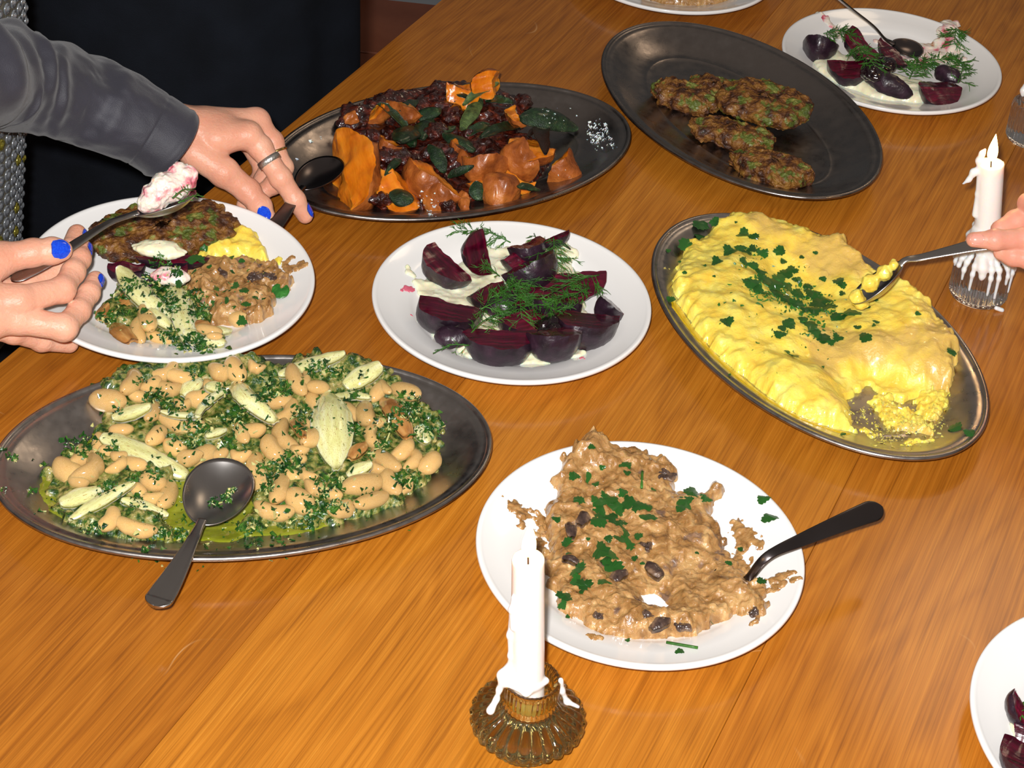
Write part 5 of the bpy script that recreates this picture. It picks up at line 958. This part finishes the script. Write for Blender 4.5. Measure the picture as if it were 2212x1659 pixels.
for a in range(165, 385, 9):
    aa = a+rb.uniform(-3, 3); z1 = rb.uniform(.044, .056); z2 = rb.uniform(.002, .034)
    ch = [(around(cB, .0150, aa, .0625), .0026), (around(cB, .0175, aa, .058), .0022), (around(cB, .0176, aa, z1), .0015)]
    if a % 2: ch += [(around(cB, .0190, aa, .0455), .0018), (around(cB, .0236, aa+2, .0415), .0022), (around(cB, .0256, aa+2, .034), .0017), (around(cB, .0256, aa+2, z2), .0012)]
    drB.append(ch)
drB += [[(around(cB, .020, 250, .047), .0042), (around(cB, .0235, 255, .0425), .0045), (around(cB, .0252, 258, .036), .0030)], [(around(cB, .0262, 300, .003), .002), (around(cB, .029, 310, .0012), .002)]]
side = nrm(np.cross(axB, [0, 1, 0]))*-1
side = nrm(P(2060, 352, tB[2])-P(2140, 352, tB[2]))
drB += [[(tB+side*.009-axB*.004, .0032), (tB+side*.0105+axB*.002, .003), (tB+side*.0085+axB*.009, .0022), (tB+side*.006+axB*.013, .0010)], [(tB+side*.009-axB*.006, .0030), (tB+side*.015-axB*.009, .0030), (tB+side*.019-axB*.016, .0018), (tB+side*.024-axB*.020, .0009)]]
drB += [[(tB+side*.0095-axB*.012, .0022), (tB+side*.0105-axB*.030, .0018), (tB+side*.0115-axB*.050, .0030)]]
candle(bB, tB, .0112, 'burning white candle with hanging wax drips in the right glass holder', 0, .026, drB, .12, seed=2, h=.00085)

cC = P(2226, 300, 0)
V, F = lathe(profB, cC, 272, modB); mesh('glass_candle_holder', V, F, MATS['glass_clear'], None, label='clear ribbed glass candle holder at the upper right edge', category='candle holder')
bC = cC+np.array([0, 0, .0455]); candle(bC, bC+[.002, 0, .16], .0112, 'plain white candle standing in the upper right glass holder', 0, .026, [[(around(cC, .016, 180, .060), .003), (around(cC, .018, 186, .054), .0032), (around(cC, .0185, 190, .050), .002)], [(around(bC, .012, 200, .0625), .003), (around(bC, .012, 260, .0625), .003), (around(bC, .012, 320, .0625),   .003)]], .06, h=.0011)

# ---------------------------------------------------------------- hands
def nail(tip, back, r, normal, ln, wd, mat, parent, lift=1.05, rb=None):
    "a nail lying on the finger's surface: tip and back are points on the finger's axis"
    tip = np.asarray(tip, float); back = np.asarray(back, float); X = nrm(tip-back); N = nrm(np.asarray(normal, float)-np.dot(normal, X)*X); B = np.cross(X, N)
    n, m = 14, 11; s = np.linspace(-1, 1, n); V = []; slope = ((rb or r)-r)/np.linalg.norm(tip-back)
    for top in (1, 0):
        for a in s:
            hw = (1-max(0, abs(a)-.25)**2*1.1)
            for j in np.linspace(-1, 1, m):
                ang = j*hw*wd/r*.5; off = ln*.5*(1-a)-ln*.32; rr = (r+slope*max(off, 0))*lift+(0.0 if off > 0 else (math.sqrt(max(r*r-off*off*.8, 0))-r))+(.0004 if top else -.0012)-.0012*max(0, a)**2*(1 if a > 0 else 0)-.0006*(abs(j)**4)
                V.append(tip-X*(ln*.5*(1-a)-ln*.42)+N*math.cos(ang)*rr+B*math.sin(ang)*rr-X*ln*.1)
    k = n*m; F = grid_faces(n, m); Fs = F[:, ::-1].tolist()+(F+k).tolist()
    rim = [i*m for i in range(n)]+[(n-1)*m+j for j in range(1, m)]+[i*m+m-1 for i in range(n-2, -1, -1)]+[j for j in range(m-2, 0, -1)]
    Fs += [[rim[q], rim[q]+k, rim[(q+1) % len(rim)]+k, rim[(q+1) % len(rim)]] for q in range(len(rim))]
    mesh('nail', V, Fs, mat, parent, solid=False)
def hand_sdf(fingers, palm, h, kf=.0018, kp=.007, dents=()):
    "fingers: lists of (point, radius), palm: list of (a, ra, b, rb)"
    pts = [np.asarray(a) for f in fingers for a, _ in f]+[np.asarray(q) for a, ra, b, rb in palm for q in (a, b)]
    lo = np.min(pts, 0)-.034; hi = np.max(pts, 0)+.034
    def fn(p):
        pm = None
        for a, ra, b, rb in palm: e = rc(p, a, b, ra, rb); pm = e if pm is None else smin(pm, e, .012)
        d = None
        for f in fingers:
            e = chain(p, f, .0035)
            for q, r in f[1:-1]: e = smin(e, np.linalg.norm(p-np.asarray(q, np.float32), axis=1)-r*1.04, .003)
            d = e if d is None else smin(d, e, kf)
        out = smin(pm, d, kp)
        for q, r in dents: out = np.maximum(out, -(np.linalg.norm(p-np.asarray(q, np.float32), axis=1)-r))
        return out
    return sdf(fn, lo, hi, h)
def J(px, py, z, r): return (P(px, py, z), r)
# person at the left: grey jacket, ring hand and spoon hand, one body
CUR[0] = 'people'
pA = np.array([-.64, 1.50, 0])
personA = thing('person', 'person at left in grey jacket and sequinned top, serving with blue-nailed hands', 'person', (pA[0], pA[1], -.75))
wr = P(352, 268, .092)
ix = [J(470, 300, .082, .0115), J(536, 292, .082, .0108), J(562, 318, .072, .0098), J(606, 384, .052, .0090), J(638, 432, .034, .0080), J(659, 466, .020, .0070)]
md = [J(470, 270, .080, .0110), J(553, 262, .080, .0105), J(588, 306, .066, .0092), J(611, 362, .048, .0085), J(592, 398, .034, .0080), J(560, 420, .026, .0075)]
rg = [J(480, 275, .066, .011), J(548, 280, .064, .010), J(586, 345, .042, .0085), J(572, 385, .030, .0080), J(545, 420, .022, .0075), J(527, 442, .018, .0066)]
pk = [J(480, 290, .055, .010), J(535, 305, .050, .0085), J(568, 365, .030, .0075), J(552, 398, .022, .0070), J(536, 415, .018, .0066)]
th = [J(420, 330, .072, .0130), J(484, 372, .058, .0122), J(535, 412, .042, .0102), J(562, 446, .032, .0094), J(578, 475, .026, .0080)]
palmR = [(P(352, 268, .088), .020, P(470, 285, .080), .0165), (P(352, 290, .080), .018, P(450, 315, .072), .0150), (P(360, 262, .080), .018, P(520, 285, .066), .0130), (P(300, 262, .095), .022, P(352, 278, .086), .020), (P(450, 290, .080), .0145, P(536, 292, .078), .0110), (P(450, 270, .080), .0140, P(553, 264, .078), .0105)]
VR, QR = hand_sdf([ix, md, rg, pk, th], palmR, .00125, kf=.0012)
# left hand: thumb and two fingers on the spoon, one finger over the plate, little finger under its rim
thL = [J(-90, 610, .098, .0130), J(0, 560, .098, .0125), J(70, 546, .100, .0100), J(112, 542, .100, .0096), J(133, 541, .099, .0082)]
ixL = [J(-60, 650, .085, .0120), J(40, 650, .083, .0112), J(134, 626, .079, .0094), J(158, 588, .080, .0084), J(172, 560, .081, .0079), J(179, 536, .082, .0070)]
mdL = [J(-50, 640, .070, .0110), J(60, 620, .066, .0100), J(135, 585, .068, .0088), J(152, 540, .072, .0080), J(166, 505, .074, .0076)]
rgL = [J(-70, 690, .078, .0110), J(40, 690, .070, .0108), J(138, 708, .062, .0096), J(170, 672, .062, .0082), J(192, 634, .063, .0076), J(206, 604, .064, .0068)]
pkL = [J(-60, 700, .062, .0100), J(30, 716, .046, .0088), J(90, 735, .030, .0080), J(150, 743, .018, .0070)]
palmL = [(P(-220, 640, .095), .022, P(-90, 640, .088), .019), (P(-220, 660, .085), .020, P(-60, 690, .072), .0160), (P(-120, 640, .090), .018, P(10, 655, .080), .0125), (P(-120, 690, .078), .016, P(-20, 698, .070), .0115), (P(-330, 640, .10), .026, P(-210, 645, .09), .022), (P(-100, 600, .095), .015, P(-20, 570, .098), .0125)]
VL, QL = hand_sdf([thL, ixL, mdL, rgL, pkL], palmL, .00125, kf=.0012)
# arms and trunk, hidden in the clothes, coarser but part of the same body
shR, shL = np.array([-.50, 1.62, .52]), np.array([-.66, 1.26, .50]); elR = P(-190, 60, .24); elL = np.array([-.72, 1.16, .26]); slv = [P(300, 268, .098), P(150, 205, .125), P(0, 165, .160), P(-190, 90, .235), (P(-190, 60, .24)*.5+shR*.5)+[.0, .0, .02], shR]
def trunkfn(p):
    c = pA; d = rc(p, c+[0, 0, -.05], c+[0, 0, .40], .085, .095); d = smin(d, rc(p, c+[0, 0, .44], shR, .07, .045), .05); d = smin(d, rc(p, c+[0, 0, .44], shL, .07, .045), .05)
    d = smin(d, chain(p, [(slv[5], .040), (slv[4], .036), (slv[3], .034), (slv[2], .030), (slv[1], .026), (slv[0], .022)], .01), .02)
    d = smin(d, chain(p, [(shL, .042), (elL, .034), (P(-330, 640, .10), .024)], .02), .02)
    for s in (-.06, .06): d = smin(d, rc(p, c+[-s*.3, s, -.08], c+[-s*.3, s, -.70], .075, .040), .03)
    for s in (-.06, .06): d = smin(d, rc(p, c+[-s*.3, s, -.71], c+[-s*.3+.10, s-.02, -.725], .035, .025), .02)
    return smin(d, rc(p, c+[0, 0, .48], c+[0, 0, .60], .05, .045), .03)
VT, QT = sdf(trunkfn, np.array([-.95, 1.0, -.76]), np.array([-.15, 1.8, .66]), .010)
V, F = merge([(VR, QR), (VL, QL), (VT, QT)]); mesh('body', V, F, MATS['skin'], personA)
nb = MATS['nail_blue']; away = np.array([1, .2, .3])
def nf(f, normal, ln, wd, mat=nb, parent=personA, lift=1.10): nail(f[-1][0], f[-2][0], f[-1][1], normal, ln, wd, mat, parent, lift, rb=min(f[-2][1], f[-1][1]*1.12))
nf(ix, [1, .15, .35], .0125, .0105); nf(th, P(540, 500, .08)-P(578, 475, .03)+[-.0, -.0, .04], .0130, .0100, lift=1.16); nf(rg, [-.2, -.9, .2], .010, .009)
nf(thL, CAMP-thL[-1][0]+[0, 0, .3], .0150, .0135, lift=1.20); nf(ixL, [1, .0, .25], .0115, .0095); nf(mdL, [1, .1, .15], .0115, .0095); nf(rgL, [1, -.1, .35], .0120, .0100)
def ring(c, axis, r, w, t, mat, label):
    axis = nrm(axis); A = np.array(frame(np.cross(axis, [0, 0, 1]), axis, c)); n = 64; a = np.arange(n)/n*2*np.pi; pr = [(r, -w/2), (r+t, -w/2), (r+t*1.2, 0), (r+t, w/2), (r, w/2)]
    V = np.array([(q*math.cos(x), q*math.sin(x), z) for q, z in pr for x in a]); F = grid_faces(5, n, True, True); V = V@A[:3, :3].T+A[:3, 3]; mesh('ring', V, F, mat, personA, solid=False, label=label)
i2, i3 = ix[2][0], ix[3][0]; ring(i2*.55+i3*.45, i3-i2, .0094, .0055, .0010, MATS['silver'], 'broad hammered silver ring')
m2, m3 = md[2][0], md[3][0]; ring(m2*.6+m3*.4, m3-m2, .0090, .0022, .0007, MATS['gold'], 'thin gold ring')
# jacket sleeve: a tube of cloth with drag folds, seam and turned cuff
def cloth_tube(path, radii, flat, up, n=150, m=120, fold=None):
    p = spline(path, n); r = np.interp(np.linspace(0, 1, n), np.linspace(0, 1, len(radii)), radii); T = np.gradient(p, axis=0); T /= np.linalg.norm(T, axis=1)[:, None]
    U = np.asarray(up, float)-(T@np.asarray(up, float))[:, None]*T; U /= np.linalg.norm(U, axis=1)[:, None]; B = np.cross(T, U); a = np.arange(m)/m*2*np.pi; s = np.concatenate([[0], np.cumsum(np.linalg.norm(np.diff(p, axis=0), axis=1))])
    R = r[:, None]*np.ones(m)[None]
    if fold: R = R+fold(s[:, None], a[None])
    V = p[:, None]+R[..., None]*(np.cos(a)[None, :, None]*B[:, None]+flat*np.sin(a)[None, :, None]*U[:, None]); return V, p, s, U, B
def foldfn(s, a):
    f = 0
    for k, (s0, w, am, sl, ph) in enumerate([(.045, .012, .0016, .020, 1.0), (.075, .010, .0022, -.022, 1.4), (.100, .010, .0030, .03, 1.8), (.125, .010, .0034, .025, 1.5), (.150, .011, .0036, .028, 1.2), (.175, .010, .0030, -.02, 2.0), (.20, .014, .0040, .03, 1.4), (.235, .016, .004, -.02, 1.7)]):
        x = s-s0-sl*np.sin(a-.6); f = f+1.5*am*np.exp(-(x/w)**2)*(.5+.5*np.cos(a-ph))
        x = x-w*1.5; f = f-1.5*am*.7*np.exp(-(x/w)**2)*(.5+.5*np.cos(a-ph))
    sh = s.shape[0], a.shape[1]; q = np.stack([np.broadcast_to(s*9, sh).ravel(), np.broadcast_to(np.cos(a)*.6, sh).ravel(), np.broadcast_to(np.sin(a)*.6, sh).ravel()], 1)
    f = f+.0022*fbm(q, 3.0, 3, 4).reshape(sh)*np.clip(s/.04, 0, 1)
    return f+.0012*np.exp(-((s-.003)/.002)**2)-.0007*np.exp(-((s-.0235)/.0012)**2)
cuff = P(372, 312, .082); sp_ = [cuff, P(300, 268, .098), P(150, 205, .125), P(0, 165, .160), P(-190, 90, .235), (elR*.5+shR*.5)+[.0, .0, .02], shR]
V3, pth, sl, U_, B_s = cloth_tube(sp_, [.0335, .0350, .0400, .0455, .056, .060, .066], .92, (0, -.3, 1), 260, 140, foldfn)
# the cuff is cut slanting: its upper lip reaches further over the hand
a = np.arange(140)/140*2*np.pi; T0 = nrm(pth[1]-pth[0]); skew = (.010*np.sin(a)-.004*np.cos(a))[None, :]*np.exp(-np.linspace(0, 260/18, 260))[:, None]; V3 = V3-T0*skew[..., None]
inner = V3[:40]+(pth[:40, None]-V3[:40])*.055; Vall = np.concatenate([inner[::-1], V3]).reshape(-1, 3); F = grid_faces(300, 140, True).tolist()
# second sleeve and the jacket's back panel hang from the same cloth
V4, *_r = cloth_tube([P(-250, 645, .092), elL, shL], [.034, .055, .066], .95, (0, -.3, 1), 80, 60); V5, *_r = cloth_tube([pA+[-.02, 0, -.10], pA+[-.02, 0, .2], pA+[-.02, 0, .46], pA+[0, 0, .52]], [.150, .155, .16, .09], 1.0, (1, .3, 0), 60, 90)
F4 = grid_faces(80, 60, True).tolist()
# back panel only: the half that faces away from the table
F5 = [f for f in grid_faces(60, 90, True).tolist() if np.dot((V5.reshape(-1, 3)[f].mean(0)-pA)[:2], [1.0, -.35]) < -.01]
V, F = merge([(Vall, F), (V4.reshape(-1, 3), F4), (V5.reshape(-1, 3), F5)]); jk = mesh('jacket', V, F, MATS['jacket'], personA, label='grey cotton jacket sleeve')
def stitchline(idx, off): return tube(np.array([V3[idx, j] + (V3[idx, j]-pth[idx])*off for j in range(140)]+[V3[idx, 0]*1.0+(V3[idx, 0]-pth[idx])*off]), .00035, 4, caps=False)
i0 = int(np.searchsorted(sl, .026)); st = [stitchline(i0, .004)]
seam = np.array([V3[i, 38]+(V3[i, 38]-pth[i])*.003 for i in range(2, 170)]); st.append(tube(seam, .0005, 4)); V, F = merge(st); mesh('stitching', V, F, MATS['stitch'], jk, solid=False)
# sequinned top
gx, gy = .158, .125; tz0, tz1 = -.16, .50
def topsurf(a, z): c = pA+np.array([.005, 0, 0]); k = 1+.05*math.sin(z*9); return np.array([c[0]+.150*k*math.cos(a), c[1]+.150*k*math.sin(a), z])
nA, nZ = 120, 90; V = np.array([topsurf(-math.pi*.5-.9+3.3*i/(nA-1), tz0+(tz1-tz0)*j/(nZ-1)) for i in range(nA) for j in range(nZ)]); Vi = (V-pA)*[.975, .975, 1]+pA
F = grid_faces(nA, nZ); n = len(V); top = mesh('sequinned_top', np.vstack([V, Vi]), F.tolist()+(F[:, ::-1]+n).tolist(), MATS['net'], personA, label='net top covered with round clear sequins')
def domemesh():
    n, prof = 14, [(1, 0), (1.02, .16), (.86, .34), (.72, .30), (.60, .22), (.50, .46), (.30, .62), (.05, .68)]
    V = [(r*math.cos(k/n*2*math.pi), r*math.sin(k/n*2*math.pi), z) for r, z in prof for k in range(n)]; F = grid_faces(8, n, True)[:, ::-1].tolist(); F.append([7*n+k for k in range(n)]); return np.array(V), F
dv, dfc = domemesh(); dm = [raw('sequin', dv, dfc, MATS['sequin']), raw('sequin', dv, dfc, MATS['sequin_gold'])]; cnt = 0; rs = np.random.default_rng(3); cand = []
step = .0125; na = int(.150*2.4/step)
for i in range(na):
    a = -1.9+i*step/.150
    for j in range(int((tz1-tz0)/step)):
        z = tz0+(j+.5)*step; q = topsurf(a, z)
        w = q-CAMP; cz = w[1]*math.cos(PIT)-w[2]*math.sin(PIT); cy = w[1]*math.sin(PIT)+w[2]*math.cos(PIT); u, v = w[0]/cz, cy/cz; u, v = _c*u+_s*v, -_s*u+_c*v
        px, py = PPX+FPX*u, PPY-FPX*v
        nn = nrm(q-np.array([pA[0]+.005, pA[1], z])); 
        if -30 < px < 200 and -30 < py < 600 and np.dot(nn, nrm(CAMP-q)) > .05 and (py < 75 or py > 240): cand.append((q, nn, px))
if len(cand) > 300: cand = cand[-300:]
for q, nn, px in cand:
    Mx = mscale(frame(np.cross([0, 0, 1], nn), nn, q+nn*.0003), .0052, .0052, .0046); o = inst('sequin', dm[int(rs.uniform() < .13)], Mx, parent=top)
    o.parent = top; o.matrix_basis = Matrix.Translation(-(Vector(personA.location)+Vector(top.location))) @ Matrix.Translation((0, 0, TZ)) @ Mx
# trousers of the person at left
def leg_cloth(c, xs, z0, z1, rx, mat, parent, name, lab=None):
    parts = []
    for dx, dy in xs:
        V, p, s, u, b = cloth_tube([(c[0]+dx, c[1]+dy, z1), (c[0]+dx, c[1]+dy, (z0+z1)/2), (c[0]+dx, c[1]+dy, z0)], [rx, rx*.86, rx*.72], 1.0, (1, 0, 0), 60, 60, lambda s, a: .004*np.sin(a*3+s*14)*np.ones_like(s*a)); parts.append((V.reshape(-1, 3), grid_faces(60, 60, True)))
    V, F = merge(parts); return mesh(name, V, F, mat, parent, label=lab)
leg_cloth(pA, [(-.02, -.065), (.02, .065)], -.745, -.06, .105, MATS['black_cloth'], personA, 'trousers', 'black trousers')

# person in black behind the table's left edge
pB = np.array([-.470, 2.02, 0]); personB = thing('person', 'person in black clothes standing behind the table edge, only the clothing in view', 'person', (pB[0], pB[1], -.75))
def bodyB(p):
    c = pB; d = rc(p, c+[0, 0, .0], c+[0, 0, .45], .10, .11)
    for s in (-.07, .07): d = smin(d, rc(p, c+[s, 0, -.05], c+[s, 0, -.70], .085, .045), .03)
    for s in (-.16, .16): d = smin(d, chain(p, [(c+[s, 0, .50], .05), (c+[s*1.35, .02, .24], .04), (c+[s*1.2, .06, .03], .03)], .02), .02)
    return smin(d, rc(p, c+[0, 0, .5], c+[0, 0, .64], .05, .05), .03)
V, Q = sdf(bodyB, np.array([-.80, 1.82, -.76]), np.array([-.14, 2.22, .72]), .012); mesh('body', V, Q, MATS['skin'], personB)
def foldB(s, a): return .006*np.sin(a*7+np.sin(s*3)*2)*np.clip(s/.3, 0, 1)+.003*np.sin(a*13+s*5)
c = pB
V, *_r = cloth_tube([c+[0, 0, .60], c+[0, 0, .4], c+[0, 0, .1], c+[0, 0, -.3], c+[0, 0, -.70]], [.10, .215, .200, .225, .235], .72, (0, 1, 0), 120, 150, foldB); _q = [(V.reshape(-1, 3), grid_faces(120, 150, True))]
for s in (-.16, .16):
    V, *_r = cloth_tube([c+[s*.8, 0, .54], c+[s*1.1, 0, .42], c+[s*1.35, .02, .24], c+[s*1.25, .05, .10], c+[s*1.2, .06, .02]], [.065, .068, .060, .052, .046], 1.0, (0, 1, 0), 50, 60); _q.append((V.reshape(-1, 3), grid_faces(50, 60, True)))
V, F = merge(_q); mesh('black_dress', V, F, MATS['black_cloth'], personB, label='long plain black garment')

# ---------------------------------------------------------------- the spoon and dollop in the left hand, the serving hand at the right
CUR[0] = 'held'
spoon('spoon held by the blue-nailed left hand, loaded with pink yogurt', P(424, 412, .118), P(288, 462, .104), [P(278, 466, .104), P(235, 482, .104), (P(170, 522, .098)), P(100, 568, .090), P(24, 606, .084)], nrm([-.25, .30, 1]), .040, .008, MATS['cutlery'], hw=(.0034, .0028, .0036, .0066, .0072), ht=(.0018, .0014, .0011, .0010, .0010))
def dollop(p):
    d = None
    for x, y, z, r in [(335, 425, .114, .0125), (370, 405, .118, .0140), (392, 392, .120, .0130), (405, 378, .125, .0090), (385, 368, .128, .0080), (350, 400, .122, .0110), (318, 440, .110, .008)]:
        e = np.linalg.norm(p-P(x, y, z).astype(np.float32), axis=1)-r*.88; d = e if d is None else smin(d, e, .004)
    return d+.0012*fbm(p, 160, 3, 2).astype(np.float32)+.0006*fbm(p, 420, 2, 5).astype(np.float32)
c = P(370, 400, .12); V, Q = sdf(dollop, c-.034, c+.034, .0009); mesh('yogurt_dollop', V, Q, MATS['yogurt_pink'], None, label='creamy yogurt dollop streaked pink, heaped on the held spoon', category='yogurt')
for k, (a, b) in enumerate([((372, 428, .128), (412, 408, .130)), ((385, 438, .124), (438, 424, .118))]):
    p0, p1 = P(*a), P(*b); dill('dill_sprig', p0, p1, None, ['tiny dill wisp on the yogurt of the held spoon', 'dill wisp hanging off the tip of the held spoon'][k], None, 5, .005, 40+k, dens=2)
CUR[0] = 'server'
personC = thing('person', 'person beyond the right edge, only serving fingers with bare nails in view', 'person', (1.36, 1.15, -.75))
i1 = [J(2290, 525, .112, .0105), J(2215, 516, .112, .0088), J(2150, 518, .112, .0080), J(2103, 518, .110, .0062)]
i2_ = [J(2290, 470, .118, .0110), J(2240, 462, .116, .0098), J(2195, 478, .112, .0088), J(2160, 496, .108, .0078)]
i3_ = [J(2300, 560, .100, .0105), J(2230, 560, .098, .0090), J(2188, 552, .098, .0080), J(2163, 545, .098, .0068)]
i4_ = [J(2310, 600, .090, .0095), J(2262, 610, .082, .0085), J(2240, 590, .080, .0075)]
t4 = [J(2300, 500, .13, .012), J(2250, 452, .13, .0105), J(2222, 440, .126, .0095)]
wrC = P(2420, 540, .13); elC = np.array([.95, 1.27, .20]); shC = np.array([1.22, 1.17, .50])
palmC = [(P(2300, 500, .118), .014, wrC, .021), (P(2300, 560, .105), .0135, wrC, .020), (wrC, .022, wrC*.6+elC*.4, .027), (P(2290, 525, .112), .012, P(2390, 530, .12), .018)]
VC, QC = hand_sdf([i1, i2_, i3_, i4_, t4], palmC, .0014, kf=.0012)
cc = np.array([1.36, 1.15, 0])
def bodyC(p):
    d = rc(p, cc+[0, 0, 0], cc+[0, 0, .42], .10, .10); d = smin(d, chain(p, [(cc+[0, 0, .46], .06), (shC, .045), (elC, .034), (wrC*.6+elC*.4, .027)], .02), .03)
    d = smin(d, chain(p, [(cc+[0, .1, .46], .05), (cc+[0, .19, .42], .045), (cc+[-.02, .22, .16], .035), (cc+[-.06, .20, -.05], .03)], .02), .02)
    for s in (-.08, .08): d = smin(d, rc(p, cc+[0, s, -.05], cc+[0, s, -.70], .08, .042), .03)
    return d
VB, QB = sdf(bodyC, np.array([.40, .95, -.76]), np.array([1.56, 1.5, .62]), .013); V, F = merge([(VC, QC), (VB, QB)]); mesh('body', V, F, MATS['skin_pink'], personC)
nail(i1[-1][0], i1[-2][0], .0064, CAMP-i1[-1][0]+[0, 0, .2], .0115, .0095, MATS['nail_bare'], personC)
V, *_r = cloth_tube([cc+[0, 0, .50], cc+[0, 0, .3], cc+[0, 0, 0], cc+[0, 0, -.70]], [.11, .145, .14, .17], 1.0, (0, 1, 0), 60, 80); _q = [(V.reshape(-1, 3), grid_faces(60, 80, True))]
V, *_r = cloth_tube([wrC*.86+elC*.14, wrC*.6+elC*.4, elC, elC*.4+shC*.6+[0, 0, .01], shC+[.06, 0, .02]], [.034, .042, .054, .060, .066], 1.0, (0, 0, 1), 90, 80, lambda s, a: .003*np.sin(s*60+2*np.sin(a))*np.clip(s/.1, 0, 1)); _q.append((V.reshape(-1, 3), grid_faces(90, 80, True)))
V, F = merge(_q); mesh('dark_dress', V, F, MATS['black_cloth'], personC)
_v = ray(1890, 610); _v = nrm(_v); _x = nrm(P(1950, 566, .076)-P(1838, 652, .040)); _n = np.cross(_x, _v); _n = _n if np.dot(_n, [-1, 0, 1]) > 0 else -_n; SBUP = nrm(_n*.9-_v*.40)
spoon('serving spoon lifted from the polenta by the hand at right', P(1838, 652, .040), P(1950, 566, .076), [P(1958, 561, .078), P(1990, 556, .080), P(2060, 540, .090), P(2120, 527, .098), P(2210, 515, .108)], SBUP, .036, .009, MATS['cutlery'], hw=(.0032, .0026, .0036, .0070, .0075), ht=(.0018, .0015, .0012, .0010, .0010), hup=(-.1, -.4, 1))
def clump(p):
    d = None
    for x, y, z, r in [(1850, 640, .046, .006), (1880, 612, .056, .0075), (1910, 590, .066, .0065), (1860, 655, .040, .006), (1930, 572, .074, .0045)]:
        e = np.linalg.norm(p-P(x, y, z).astype(np.float32), axis=1)-r; d = e if d is None else smin(d, e, .004)
    return d+.0011*fbm(p, 260, 3, 7).astype(np.float32)
c = P(1885, 612, .056); V, Q = sdf(clump, c-[.04, .04, .03], c+[.04, .04, .03], .0010); mesh('polenta_on_spoon', V, Q, MATS['polenta'], None, label='polenta clinging to the lifted serving spoon', category='polenta', kind='stuff')
